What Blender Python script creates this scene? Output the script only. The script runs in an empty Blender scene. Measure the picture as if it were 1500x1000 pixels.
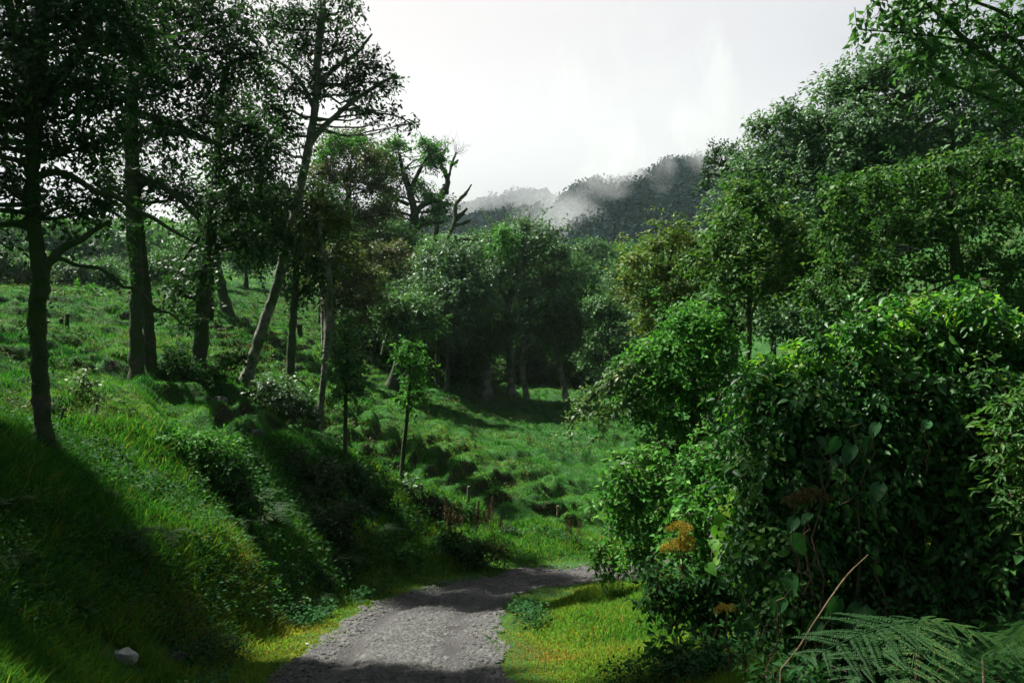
import bpy, math
import numpy as np

# ------------------------------------------------------------------ basics
F, HY, CX = 1100.0, 540.0, 750.0            # focal length, horizon row and centre column of the photograph (pixels)
SC = bpy.context.scene
COL = SC.collection
rng = np.random.default_rng(11)


def P(px, py, d):
    return np.array([(px - CX) / F * d, d, (HY - py) / F * d], float)


def nrm(v):
    return v / np.maximum(np.linalg.norm(v, axis=-1, keepdims=True), 1e-9)


def vnoise(p, seed=0):
    p = np.asarray(p, float)
    i = np.floor(p).astype(np.int64)
    f = p - i
    f = f * f * (3 - 2 * f)

    def h(a, b, c):
        n = (a * 374761393 + b * 668265263 + c * 1440662683 + seed * 974711) & 0xffffffff
        n = ((n ^ (n >> 13)) * 1274126177) & 0xffffffff
        return ((n ^ (n >> 16)) & 0xffff) / 65535.0
    x, y, z = i[..., 0], i[..., 1], i[..., 2]
    fx, fy, fz = f[..., 0], f[..., 1], f[..., 2]
    r = 0
    for dx in (0, 1):
        wx = fx if dx else 1 - fx
        for dy in (0, 1):
            wy = fy if dy else 1 - fy
            for dz in (0, 1):
                r = r + wx * wy * (fz if dz else 1 - fz) * h(x + dx, y + dy, z + dz)
    return r


def n2(x, y, s, seed=0):
    return vnoise(np.stack([x * s, y * s, np.zeros_like(x) + seed * 7.31], -1), seed)


# ------------------------------------------------------------------ terrain
ROAD = np.array([(0.6, -9.0), (0.3, -4), (-0.05, 0), (-0.75, 4), (-1.31, 8), (-1.5, 11), (-1.49, 13.4), (-1.25, 15.6),
                 (-0.75, 17.6), (0.1, 19.2), (1.2, 20.2), (2.6, 20.8), (4.6, 22.0), (6.4, 25), (7.5, 30)])
ROADHW = np.array([1.2, 1.2, 1.2, 1.2, 1.2, 1.2, 1.18, 1.1, .98, .85, .8, .8, .85, .9, .9])

_cp = []
for a in [
    # road
    (570, 1000, 8), (628, 900, 13.4), (690, 867, 17.5), (800, 849, 20), (870, 845, 20.6),
    # left verge and left slope
    (400, 1000, 8), (430, 905, 12.3), (505, 862, 15.2), (610, 828, 18.6), (740, 826, 21.3), (850, 822, 22),
    (0, 1000, 6), (200, 960, 7.8), (300, 940, 9), (0, 800, 7.5), (120, 850, 8.2), (0, 655, 9.5), (65, 662, 10.5), (150, 720, 10.2), (285, 790, 10.6), (380, 870, 11.2),
    # hollow behind the grassy shoulder
    (330, 760, 13), (440, 800, 14.8), (540, 800, 17.2),
    # crest of the bank
    (150, 640, 12.4), (270, 632, 14.5), (400, 650, 18.5), (480, 655, 20.5), (560, 690, 22.8), (630, 712, 23.8), (700, 742, 24.2), (780, 768, 24.5), (860, 792, 24.5), (440, 720, 17.2), (540, 745, 20.2),
    # pasture
    (200, 552, 20), (290, 552, 22), (360, 562, 24), (467, 632, 22.5), (300, 598, 18.5), (0, 560, 16), (60, 590, 14), (120, 480, 28), (0, 430, 40), (120, 432, 42), (230, 470, 33),
    (330, 470, 38), (300, 432, 58), (420, 505, 40), (450, 470, 58), (270, 400, 85), (400, 410, 85), (500, 525, 46), (575, 570, 46), (600, 625, 33), (700, 680, 31), (790, 700, 31), (700, 645, 38),
    (860, 690, 34), (930, 700, 34), (640, 570, 52), (712, 570, 58), (760, 583, 56), (830, 578, 58), (900, 590, 56), (800, 640, 42),
    # beyond the wood
    (500, 440, 80), (620, 450, 90), (750, 500, 85), (850, 475, 112), (950, 450, 105), (1100, 420, 105), (1300, 380, 105), (1600, 340, 105),
    (200, 362, 150), (0, 368, 150), (-300, 350, 150), (430, 385, 140), (620, 390, 160), (800, 400, 170), (1000, 380, 180),
    (200, 352, 260), (-200, 350, 260), (600, 350, 280), (850, 360, 280), (1200, 330, 280), (1700, 300, 280),
    (0, 400, 700), (500, 400, 700), (1000, 400, 700), (1500, 400, 700),
    # right clearing
    (820, 985, 8.4), (820, 905, 12.8), (900, 880, 14.6), (960, 935, 10.2), (1010, 1000, 7.6), (860, 862, 17.5),
]:
    _cp.append(tuple(P(*a)))
_cp += [(0, 0, -1.7), (-2.5, 0, -1.5), (2.5, 0, -1.5), (0, -6, -.6), (-.7, 4, -2.5), (-3.5, 3, -1.7), (2.2, 3.2, -2.0),
        (2.4, 5.5, -2.35), (4, 6, -1.7), (6, 8, -1.2), (10, 12, .4), (3, 10, -3.2), (4.6, 14, -3.2), (3.7, 14, -3.7), (8, 18, -2.5), (4.6, 22, -5.75), (6.4, 25, -5.8), (7.5, 30, -5.6),
        (14, 25, .5), (20, 30, 4), (25, 20, 5), (40, 40, 12), (12, 34, -2.5), (10, 42, -3.5), (18, 52, 1), (30, 60, 8), (-8, 4, -.4), (-9, 8, -.3), (-14, 10, .6),
        (-20, 20, 2.6), (-10, -10, 0), (10, -10, .5), (-40, 10, 5), (40, 0, 8), (0, -60, 6), (-60, -40, 8), (60, -40, 10), (-200, 0, 30), (200, 0, 35), (0, -300, 30), (-700, 0, 60), (700, 0, 60), (0, -700, 60)]
_cp = np.array(_cp)


def _warp(x, y):
    return np.stack([np.arcsinh(x / 4.0) * 4, np.arcsinh(y / 4.0) * 4], -1)


def _rr(x, y):
    return np.hypot(x, y) + 2.0


def _U(r2):
    return r2 * np.log(np.maximum(r2, 1e-12)) * .5


_W = _warp(_cp[:, 0], _cp[:, 1])
_q = _cp[:, 2] / _rr(_cp[:, 0], _cp[:, 1])
_n = len(_W)
_K = _U(((_W[:, None] - _W[None]) ** 2).sum(-1)) + np.eye(_n) * .02
_Pm = np.concatenate([np.ones((_n, 1)), _W], 1)
_A = np.block([[_K, _Pm], [_Pm.T, np.zeros((3, 3))]])
_sol = np.linalg.solve(_A, np.concatenate([_q, np.zeros(3)]))


def base_height(x, y):
    x = np.asarray(x, float).ravel()
    y = np.asarray(y, float).ravel()
    out = np.empty(len(x))
    for s in range(0, len(x), 20000):
        w = _warp(x[s:s + 20000], y[s:s + 20000])
        k = _U(((w[:, None] - _W[None]) ** 2).sum(-1))
        out[s:s + 20000] = k @ _sol[:_n] + _sol[_n] + w @ _sol[_n + 1:]
    return out * _rr(x, y)


ROADZ = np.array([-.1, -.95, -1.7, -2.52, -3.35, -3.95, -4.39, -4.83, -5.2, -5.45, -5.6, -5.66, -5.75, -5.8, -5.8])


def road_dist(x, y, want_z=False):
    best = np.full(len(x), 1e9)
    hw = np.full(len(x), 1.2)
    zz = np.zeros(len(x))
    for k in range(len(ROAD) - 1):
        a, b = ROAD[k], ROAD[k + 1]
        ab = b - a
        t = np.clip(((x - a[0]) * ab[0] + (y - a[1]) * ab[1]) / (ab @ ab), 0, 1)
        d = np.hypot(x - a[0] - t * ab[0], y - a[1] - t * ab[1])
        m = d < best
        best[m] = d[m]
        hw[m] = (ROADHW[k] + (ROADHW[k + 1] - ROADHW[k]) * t)[m]
        zz[m] = (ROADZ[k] + (ROADZ[k + 1] - ROADZ[k]) * t)[m]
    return (best, hw, zz) if want_z else (best, hw)


CREST = np.array([(-30, 7.5), (-9, 9), (-6.9, 12.2), (-6.4, 14.5), (-5.9, 18.5), (-5.0, 20.5), (-3.9, 22.6), (-2.6, 23.6), (-1.1, 24.0), (.67, 24.3), (2.45, 24.4), (9, 25.5), (40, 31)])


def past_crest(x, y):
    return y - np.interp(x, CREST[:, 0], CREST[:, 1])


def sst(a, b, v):
    t = np.clip((v - a) / (b - a), 0, 1)
    return t * t * (3 - 2 * t)


def height(x, y):
    x = np.asarray(x, float).ravel()
    y = np.asarray(y, float).ravel()
    z = base_height(x, y)
    rd, hw, zr = road_dist(x, y, True)
    k = 1 - sst(.1, 1.7, rd - hw)
    z = z * (1 - k) + zr * k
    pc = past_crest(x, y)
    cut = (1 - sst(-.55, -.08, pc)) * sst(-3.4, -2.2, x) * sst(17.5, 18.5, y) * (pc > -6)
    z = z + (np.minimum(z, zr + .10 + .20 * np.maximum(0, rd - hw)) - z) * cut
    past = sst(-.2, 2.5, pc) * (y > 0) * (1 - sst(150, 400, y))
    warp = n2(x, y, .16, 3) * 1.2 + n2(x, y, .5, 4) * .5
    # cattle terraces: shallow steps that follow the contour of the slope
    ph = z / .42 + warp * 1.7 + n2(x, y, 1.3, 13) * .5
    fr = ph - np.floor(ph)
    step = (sst(.5, 1.0, fr) - fr) * .42
    lump = np.abs(n2(x, y, .75, 5) - .5) * 2
    lump2 = np.abs(n2(x, y, 1.9, 6) - .5) * 2
    amt = .55 + .6 * sst(.25, .75, n2(x, y, .14, 9))
    z = z + past * amt * (step * 1.55 + (.5 - lump) * .34 + (.45 - lump2) * .22 + (n2(x, y, 3.6, 12) - .5) * .13 + (n2(x, y, 7.5, 14) - .5) * .05)
    rough = sst(.1, 1.6, rd - hw) * (1 - past) * (1 - sst(60, 120, np.hypot(x, y)))
    z = z + rough * ((n2(x, y, .7, 7) - .5) * .34 + (n2(x, y, 1.9, 8) - .5) * .16)
    on = 1 - sst(-.1, .5, rd - hw)
    z = z + on * ((n2(x, y, 1.6, 15) - .5) * .06 + (n2(x, y, 5, 16) - .5) * .03)
    # wheel tracks pressed into the road
    z = z - on * .05 * np.exp(-((rd / np.maximum(hw, .1) - .58) / .2) ** 2)
    z = z + np.exp(-((rd - hw - .25) / .3) ** 2) * .05 * (y > -8)
    return z


def G(x, y):
    return float(height(np.array([x]), np.array([y]))[0])


# ------------------------------------------------------------------ meshes
class Geo:
    def __init__(self):
        self.v, self.f, self.t, self.n = [], {3: [], 4: []}, {3: [], 4: []}, 0

    def add(self, v, f, tint=0.5):
        v = np.asarray(v, float).reshape(-1, 3)
        f = np.asarray(f, np.int64)
        self.v.append(v)
        self.f[f.shape[1]].append(f + self.n)
        self.t[f.shape[1]].append(np.broadcast_to(np.asarray(tint, float), (len(f),)).copy())
        self.n += len(v)

    def merge(self, o):
        for v in [np.concatenate(o.v)] if o.v else []:
            base = self.n
            self.v.append(v)
            for k in (3, 4):
                self.f[k] += [a + base for a in o.f[k]]
                self.t[k] += o.t[k]
            self.n += len(v)

    def build(self, name, mat, parent=None, origin=None, smooth=False):
        me = bpy.data.meshes.new(name)
        v = np.concatenate(self.v)
        if origin is not None:
            v = v - np.asarray(origin)
        me.vertices.add(len(v))
        me.vertices.foreach_set('co', v.astype(np.float32).ravel())
        loops, starts, tints, c = [], [], [], 0
        for k in (3, 4):
            if self.f[k]:
                f = np.concatenate(self.f[k])
                loops.append(f.ravel())
                starts.append(c + np.arange(len(f)) * k)
                tints.append(np.concatenate(self.t[k]))
                c += f.size
        loops = np.concatenate(loops).astype(np.int32)
        starts = np.concatenate(starts).astype(np.int32)
        me.loops.add(len(loops))
        me.polygons.add(len(starts))
        me.loops.foreach_set('vertex_index', loops)
        me.polygons.foreach_set('loop_start', starts)
        at = me.attributes.new('tint', 'FLOAT', 'FACE')
        at.data.foreach_set('value', np.concatenate(tints).astype(np.float32))
        me.update(calc_edges=True)
        me.validate()
        if smooth:
            me.polygons.foreach_set('use_smooth', np.ones(len(starts), bool))
        me.materials.append(mat)
        o = bpy.data.objects.new(name, me)
        COL.objects.link(o)
        if parent is not None:
            o.parent = parent
        elif origin is not None:
            o.location = tuple(origin)
        return o


def tag(o, label=None, cat=None, group=None, kind=None):
    if label: o['label'] = label
    if cat: o['category'] = cat
    if group: o['group'] = group
    if kind: o['kind'] = kind
    return o


def thing(name, label, cat, loc, group=None):
    o = bpy.data.objects.new(name, None)
    o.empty_display_size = .2
    COL.objects.link(o)
    o.location = tuple(loc)
    return tag(o, label, cat, group)


def tube(g, pts, rad, sides=7, lump=0.0, seed=0, tint=.5, cap=True):
    pts = np.asarray(pts, float)
    rad = np.asarray(rad, float)
    n = len(pts)
    tan = nrm(np.gradient(pts, axis=0))
    ref = np.array([1.0, 0, 0]) if abs(tan[0, 0]) < .8 else np.array([0, 1.0, 0])
    a = np.empty((n, 3))
    a[0] = ref - tan[0] * (ref @ tan[0])
    for i in range(1, n):
        a[i] = a[i - 1] - tan[i] * (a[i - 1] @ tan[i])
    a = nrm(a)
    b = np.cross(tan, a)
    th = np.arange(sides) / sides * 2 * math.pi
    ring = a[:, None] * np.cos(th)[None, :, None] + b[:, None] * np.sin(th)[None, :, None]
    r = np.broadcast_to(rad[:, None], (n, sides)).copy()
    if lump:
        q = pts[:, None] + ring * rad[:, None, None]
        s = 1.1 / max(rad.max(), .02)
        r *= 1 + lump * (vnoise(q * s, seed) - .5) * 2 + lump * .6 * (vnoise(q * s * 2.7, seed + 1) - .5) * 2
    v = (pts[:, None] + ring * r[..., None]).reshape(-1, 3)
    i = np.arange(n - 1)[:, None] * sides
    j = np.arange(sides)[None]
    k = (j + 1) % sides
    f = np.stack([i + j, i + k, i + sides + k, i + sides + j], -1).reshape(-1, 4)
    g.add(v, f, tint)


def spline(pts, m=8):
    """Catmull-Rom through 3-D points (and anything appended as extra columns)."""
    p = np.asarray(pts, float)
    p = np.concatenate([[2 * p[0] - p[1]], p, [2 * p[-1] - p[-2]]])
    out = []
    for k in range(1, len(p) - 2):
        t = np.linspace(0, 1, m, endpoint=False)[:, None]
        a, b, c, d = p[k - 1], p[k], p[k + 1], p[k + 2]
        out.append(.5 * (2 * b + (c - a) * t + (2 * a - 5 * b + 4 * c - d) * t ** 2 + (3 * b - a - 3 * c + d) * t ** 3))
    out.append(p[-2][None])
    return np.concatenate(out)


# leaf shapes: x across, y along, z up
LEAF4 = (np.array([(0, 0, 0), (.5, .45, .06), (0, 1, -.10), (-.5, .45, .06)]), np.array([(0, 1, 2, 3)]))
LEAF5 = (np.array([(0, 0, 0), (.5, .42, .10), (0, 1, -.16), (-.5, .42, .10), (0, .45, -.03)]),
         np.array([(0, 1, 4), (1, 2, 4), (2, 3, 4), (3, 0, 4)]))
LEAF9 = (np.array([(0, 0, 0), (.38, .16, .07), (.5, .42, .09), (.30, .74, .02), (0, 1, -.16), (-.30, .74, .02), (-.5, .42, .09), (-.38, .16, .07), (0, .45, -.02)]),
         np.array([(0, 1, 8), (1, 2, 8), (2, 3, 8), (3, 4, 8), (4, 5, 8), (5, 6, 8), (6, 7, 8), (7, 0, 8)]))


def _bigleaf():
    v, f = [], []
    t = np.linspace(0, 1, 9)
    w = np.array([.12, .42, .50, .49, .43, .35, .24, .12, .0])
    for k in range(9):
        for s in (-1, -.5, 0, .5, 1):
            v.append((w[k] * s, t[k] - .10 * abs(s) * (k < 3), .10 * abs(s) - .22 * t[k] ** 2 + .025 * math.cos(k * 2.4) * abs(s)))
    for k in range(8):
        for j in range(4):
            a = k * 5 + j
            f.append((a, a + 1, a + 6, a + 5))
    return np.array(v), np.array(f)


BIGLEAF = _bigleaf()


def put_leaves(g, shape, pos, d, n, length, width, tint):
    tv, tf = shape
    y = nrm(d)
    x = nrm(np.cross(y, n))
    z = np.cross(x, y)
    L = np.broadcast_to(length, (len(pos),))[:, None, None]
    W = np.broadcast_to(width, (len(pos),))[:, None, None]
    v = pos[:, None] + x[:, None] * tv[None, :, 0:1] * W + y[:, None] * tv[None, :, 1:2] * L + z[:, None] * tv[None, :, 2:3] * L
    f = tf[None] + (np.arange(len(pos)) * len(tv))[:, None, None]
    g.add(v.reshape(-1, 3), f.reshape(-1, tf.shape[1]), np.repeat(np.broadcast_to(tint, (len(pos),)), len(tf)))


def rdirs(n, r):
    return nrm(r.normal(size=(n, 3)))


def lobe_leaves(g, c, r3, r, leaf=.12, ratio=.5, lai=2.5, per=10, droop=.3, up=.7, shape=LEAF4, power=2.6, sl=None, tint0=0.0, tints=1.0, under=.55, rough=.5, twig=None):
    """One clump of a crown: sprays of leaves through the volume, thicker towards the shell, with an uneven outline."""
    area = .55 * leaf * leaf * ratio
    ns = max(3, int(1.7 * lai * math.pi * r3[0] * r3[2] / area / per))
    u = rdirs(int(ns * 1.5) + 4, r)
    u = u[(u[:, 2] > -.25) | (r.random(len(u)) < under)][:ns]
    ns = len(u)
    off = r.random(3) * 50
    wob = (1 - rough) + 2 * rough * vnoise(u * 1.9 + off, 1) * (.55 + .9 * vnoise(u * 4.5 + off, 2))
    rad = r.random(ns) ** (1 / power) * wob
    pos = c + u * r3 * rad[:, None]
    axis = nrm(u + r.normal(size=(ns, 3)) * .45 + np.array([0, 0, -droop]))
    if sl is None: sl = leaf * per * .42
    perp = nrm(np.cross(axis, np.array([0, 0, 1.0]) + r.normal(size=(ns, 3)) * .4))
    t = (np.arange(per)[None] + r.random((ns, per))) / per
    side = np.where(np.arange(per) % 2, 1.0, -1.0)[None, :, None]
    lp = pos[:, None] + axis[:, None] * ((t - .5) * sl)[..., None] + perp[:, None] * side * leaf * .12 + r.normal(size=(ns, per, 3)) * leaf * .16
    lp[..., 2] -= droop * sl * (t ** 2) * .5
    ld = axis[:, None] * .65 + perp[:, None] * side * .75 + r.normal(size=(ns, per, 3)) * .35 + np.array([0, 0, -droop * .7])
    ln = np.array([0, 0, up]) + u[:, None] * .6 + r.normal(size=(ns, per, 3)) * .62
    tt = np.clip(tint0 + tints * (.55 * r.random((ns, 1)) + .45 * r.random((ns, per))), 0, 1)
    ls = leaf * r.uniform(.65, 1.25, (ns, per))
    put_leaves(g, shape, lp.reshape(-1, 3), ld.reshape(-1, 3), ln.reshape(-1, 3), ls.ravel(), ls.ravel() * ratio, tt.ravel())
    if twig is not None:
        for k in range(0, ns):
            a = pos[k] - axis[k] * sl * .6
            b = pos[k] + axis[k] * sl * .5 - np.array([0, 0, droop * sl * .4])
            w = perp[k] * leaf * .035
            twig.add([a - w, a + w, b], [(0, 1, 2)])
    return pos


# ------------------------------------------------------------------ materials
def newmat(name):
    m = bpy.data.materials.new(name)
    m.use_nodes = True
    nt = m.node_tree
    nt.nodes.clear()
    return m, nt, nt.nodes.new('ShaderNodeOutputMaterial')


def ramp(nt, stops, fac):
    r = nt.nodes.new('ShaderNodeValToRGB')
    e = r.color_ramp.elements
    while len(e) < len(stops): e.new(.5)
    for el, (p, c) in zip(e, stops):
        el.position = p
        el.color = (*c, 1)
    nt.links.new(fac, r.inputs['Fac'])
    return r.outputs['Color']


def noise(nt, scale, detail=4, rough=.55, coord='Object'):
    tc = nt.nodes.new('ShaderNodeTexCoord')
    n = nt.nodes.new('ShaderNodeTexNoise')
    n.inputs['Scale'].default_value = scale
    n.inputs['Detail'].default_value = detail
    n.inputs['Roughness'].default_value = rough
    nt.links.new(tc.outputs[coord], n.inputs['Vector'])
    return n.outputs['Fac']


def mixc(nt, fac, a, b, mode='MIX'):
    m = nt.nodes.new('ShaderNodeMix')
    m.data_type = 'RGBA'
    m.blend_type = mode
    for s, v in (('Factor', fac), ('A', a), ('B', b)):
        i = [q for q in m.inputs if q.name == s and (q.type == 'VALUE' if s == 'Factor' else q.type == 'RGBA')][0]
        if isinstance(v, (int, float)): i.default_value = v
        elif isinstance(v, tuple): i.default_value = (*v, 1)
        else: nt.links.new(v, i)
    return [q for q in m.outputs if q.type == 'RGBA'][0]


def mathn(nt, op, a, b=None):
    m = nt.nodes.new('ShaderNodeMath')
    m.operation = op
    for i, v in enumerate((a, b)):
        if v is None: continue
        if isinstance(v, (int, float)): m.inputs[i].default_value = v
        else: nt.links.new(v, m.inputs[i])
    return m.outputs[0]


def leafmat(name, stops, rough=.5, trans=.35, spec=.4, patch=None):
    m, nt, out = newmat(name)
    at = nt.nodes.new('ShaderNodeAttribute')
    at.attribute_name = 'tint'
    fac = at.outputs['Fac']
    if patch:
        nz = noise(nt, patch, 2)
        fac = mathn(nt, 'ADD', mathn(nt, 'MULTIPLY', fac, .6), mathn(nt, 'SUBTRACT', mathn(nt, 'MULTIPLY', nz, 1.5), .55))
    c = ramp(nt, stops, fac)
    pb = nt.nodes.new('ShaderNodeBsdfPrincipled')
    nt.links.new(c, pb.inputs['Base Color'])
    pb.inputs['Roughness'].default_value = min(.7, rough + .12)
    pb.inputs['Specular IOR Level'].default_value = spec * .28
    tr = nt.nodes.new('ShaderNodeBsdfTranslucent')
    warm = mixc(nt, 1.0, c, (1.15, 1.35, .6), 'MULTIPLY')
    nt.links.new(warm, tr.inputs['Color'])
    mx = nt.nodes.new('ShaderNodeMixShader')
    mx.inputs[0].default_value = trans
    nt.links.new(pb.outputs[0], mx.inputs[1])
    nt.links.new(tr.outputs[0], mx.inputs[2])
    nt.links.new(mx.outputs[0], out.inputs['Surface'])
    return m


def barkmat(name, dark, light, moss, mossamt=.5, scale=3.0):
    m, nt, out = newmat(name)
    nz = noise(nt, scale * 3, 6, .65)
    c = ramp(nt, [(.3, dark), (.7, light)], nz)
    mz = noise(nt, scale * .7, 5, .6)
    mf = ramp(nt, [(max(0, .62 - mossamt * .5), (0, 0, 0)), (min(1, .74 - mossamt * .4), (1, 1, 1))], mz)
    c = mixc(nt, mf, c, moss)
    pb = nt.nodes.new('ShaderNodeBsdfPrincipled')
    nt.links.new(c, pb.inputs['Base Color'])
    pb.inputs['Roughness'].default_value = .9
    pb.inputs['Specular IOR Level'].default_value = .2
    bp = nt.nodes.new('ShaderNodeBump')
    bp.inputs['Strength'].default_value = .8
    bp.inputs['Distance'].default_value = .03
    nt.links.new(noise(nt, scale * 5, 6, .7), bp.inputs['Height'])
    nt.links.new(bp.outputs[0], pb.inputs['Normal'])
    nt.links.new(pb.outputs[0], out.inputs['Surface'])
    return m


M = {}
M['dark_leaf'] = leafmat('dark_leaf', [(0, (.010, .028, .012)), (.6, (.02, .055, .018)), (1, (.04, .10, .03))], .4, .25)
M['forest_leaf'] = leafmat('forest_leaf', [(0, (.022, .060, .022)), (.55, (.046, .115, .036)), (1, (.09, .19, .06))], .42, .28)
M['far_leaf'] = leafmat('far_forest_leaf', [(0, (.007, .018, .023)), (1, (.018, .038, .042))], .7, .15, 0)  # cloud shade and haze blue are put into this leaf colour
M['grey_leaf'] = leafmat('grey_leaf', [(0, (.030, .068, .032)), (.55, (.062, .13, .060)), (1, (.14, .22, .12))], .38, .25, .5)
M['yellow_leaf'] = leafmat('yellow_leaf', [(0, (.025, .055, .012)), (.5, (.05, .10, .016)), (.85, (.11, .15, .03)), (1, (.16, .15, .03))], .42, .35)
M['canopy_leaf'] = leafmat('canopy_leaf', [(0, (.016, .050, .014)), (.5, (.030, .085, .020)), (.85, (.07, .14, .03)), (1, (.12, .16, .03))], .42, .35)
M['olive_leaf'] = leafmat('olive_leaf', [(0, (.022, .045, .014)), (.5, (.045, .075, .02)), (.85, (.10, .10, .03)), (1, (.13, .09, .03))], .45, .3)
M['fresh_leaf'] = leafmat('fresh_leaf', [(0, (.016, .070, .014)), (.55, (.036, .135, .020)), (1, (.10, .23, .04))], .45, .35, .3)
M['pale_leaf'] = leafmat('pale_leaf', [(0, (.03, .075, .03)), (.55, (.07, .13, .05)), (.9, (.14, .18, .09)), (1, (.18, .12, .06))], .4, .35, .45)
M['vine_leaf'] = leafmat('vine_leaf', [(0, (.010, .045, .012)), (.5, (.022, .090, .016)), (.85, (.06, .17, .025)), (1, (.16, .20, .025))], .32, .3, .75)
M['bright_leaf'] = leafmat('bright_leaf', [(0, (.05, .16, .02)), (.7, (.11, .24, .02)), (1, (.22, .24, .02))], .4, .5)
M['broad_leaf'] = leafmat('broad_leaf', [(0, (.012, .045, .014)), (1, (.028, .10, .028))], .45, .35)
M['fern'] = leafmat('fern_leaf', [(0, (.012, .038, .011)), (.75, (.024, .066, .018)), (1, (.06, .08, .02))], .5, .35)
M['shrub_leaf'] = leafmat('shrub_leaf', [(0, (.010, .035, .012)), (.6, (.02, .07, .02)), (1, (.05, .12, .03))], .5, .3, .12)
M['bark'] = barkmat('mossy_bark', (.018, .016, .013), (.08, .07, .055), (.022, .045, .012), .55)
M['pale_bark'] = barkmat('pale_bark', (.07, .065, .055), (.22, .21, .18), (.04, .065, .03), .4)
M['dead_wood'] = barkmat('dead_wood', (.018, .013, .010), (.06, .045, .034), (.03, .05, .014), .5)
M['post'] = barkmat('post_wood', (.05, .035, .025), (.17, .13, .09), (.04, .055, .02), .25)
M['twig'] = barkmat('twig_bark', (.03, .02, .014), (.12, .08, .05), (.05, .06, .03), .2)
M['straw'] = barkmat('dry_stick', (.04, .026, .015), (.09, .06, .035), (.12, .08, .04), .2)
M['orange'] = leafmat('orange_flower', [(0, (.10, .075, .012)), (.6, (.23, .165, .022)), (1, (.36, .26, .04))], .7, .25, .1)
M['rust'] = leafmat('rust_seed', [(0, (.028, .022, .012)), (.6, (.055, .042, .020)), (1, (.10, .075, .04))], .7, .1, .1)
M['grass'] = leafmat('grass_blades', [(0, (.010, .050, .010)), (.42, (.035, .13, .016)), (.66, (.11, .20, .022)), (.84, (.21, .21, .03)), (1, (.17, .09, .022))], .65, .4, .1)
M['pasture'] = leafmat('pasture_blades', [(0, (.010, .060, .014)), (.45, (.032, .125, .020)), (.8, (.085, .20, .028)), (1, (.16, .21, .04))], .7, .4, .05)

# ground
m, nt, out = newmat('ground_soil')
tc = noise(nt, .55, 5)
c = ramp(nt, [(.35, (.010, .040, .008)), (.55, (.020, .070, .012)), (.75, (.040, .095, .016))], tc)
c2 = ramp(nt, [(.64, (0, 0, 0)), (.78, (1, 1, 1))], noise(nt, 1.3, 6))
c = mixc(nt, c2, c, (.040, .034, .018))
geo = nt.nodes.new('ShaderNodeNewGeometry')
sp = nt.nodes.new('ShaderNodeSeparateXYZ')
nt.links.new(geo.outputs['True Normal'], sp.inputs[0])
steep = ramp(nt, [(.40, (1, 1, 1)), (.58, (0, 0, 0))], sp.outputs[2])
c = mixc(nt, steep, c, ramp(nt, [(.35, (.012, .011, .007)), (.7, (.040, .032, .020))], noise(nt, 4, 6, .65)))
pb = nt.nodes.new('ShaderNodeBsdfPrincipled')
nt.links.new(c, pb.inputs['Base Color'])
pb.inputs['Roughness'].default_value = .95
pb.inputs['Specular IOR Level'].default_value = .1
bp = nt.nodes.new('ShaderNodeBump')
bp.inputs['Strength'].default_value = .9
bp.inputs['Distance'].default_value = .08
nt.links.new(noise(nt, 9, 6, .7), bp.inputs['Height'])
nt.links.new(bp.outputs[0], pb.inputs['Normal'])
nt.links.new(pb.outputs[0], out.inputs['Surface'])
M['ground'] = m

# gravel road
m, nt, out = newmat('gravel_road')
tcn = nt.nodes.new('ShaderNodeTexCoord')
vo = nt.nodes.new('ShaderNodeTexVoronoi')
vo.inputs['Scale'].default_value = 34
nt.links.new(tcn.outputs['Object'], vo.inputs['Vector'])
sep = nt.nodes.new('ShaderNodeSeparateColor')
nt.links.new(vo.outputs['Color'], sep.inputs[0])
c = ramp(nt, [(0, (.012, .012, .013)), (.55, (.030, .029, .030)), (.85, (.060, .058, .057)), (1, (.15, .145, .14))], sep.outputs[0])
c2 = ramp(nt, [(.40, (0, 0, 0)), (.66, (1, 1, 1))], noise(nt, .9, 5))
c = mixc(nt, mathn(nt, 'MULTIPLY', c2, .6), c, (.038, .037, .036))
tat = nt.nodes.new('ShaderNodeAttribute')
tat.attribute_name = 'tint'
c = mixc(nt, tat.outputs['Fac'], c, (.018, .017, .016))
c3 = ramp(nt, [(.52, (0, 0, 0)), (.7, (1, 1, 1))], noise(nt, 1.7, 4))
c = mixc(nt, c3, c, (.024, .022, .021))
pb = nt.nodes.new('ShaderNodeBsdfPrincipled')
nt.links.new(c, pb.inputs['Base Color'])
pb.inputs['Roughness'].default_value = .75
pb.inputs['Specular IOR Level'].default_value = .3
bp = nt.nodes.new('ShaderNodeBump')
bp.inputs['Strength'].default_value = 1
bp.inputs['Distance'].default_value = .022
nt.links.new(mathn(nt, 'ADD', mathn(nt, 'MULTIPLY', vo.outputs['Distance'], -.6), noise(nt, 14, 5, .7)), bp.inputs['Height'])
nt.links.new(bp.outputs[0], pb.inputs['Normal'])
nt.links.new(pb.outputs[0], out.inputs['Surface'])
M['road'] = m


def stonemat(name, a, b, sc=6):
    m, nt, out = newmat(name)
    at = nt.nodes.new('ShaderNodeAttribute')
    at.attribute_name = 'tint'
    c = ramp(nt, [(0, a), (1, b)], at.outputs['Fac'])
    nz = noise(nt, sc, 6, .65)
    c = mixc(nt, ramp(nt, [(.4, (0, 0, 0)), (.7, (.8, .8, .8))], nz), c, (.06, .065, .05))
    pb = nt.nodes.new('ShaderNodeBsdfPrincipled')
    nt.links.new(c, pb.inputs['Base Color'])
    pb.inputs['Roughness'].default_value = .85
    bp = nt.nodes.new('ShaderNodeBump')
    bp.inputs['Strength'].default_value = .6
    bp.inputs['Distance'].default_value = .02
    nt.links.new(noise(nt, sc * 3, 6, .7), bp.inputs['Height'])
    nt.links.new(bp.outputs[0], pb.inputs['Normal'])
    nt.links.new(pb.outputs[0], out.inputs['Surface'])
    return m


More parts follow.
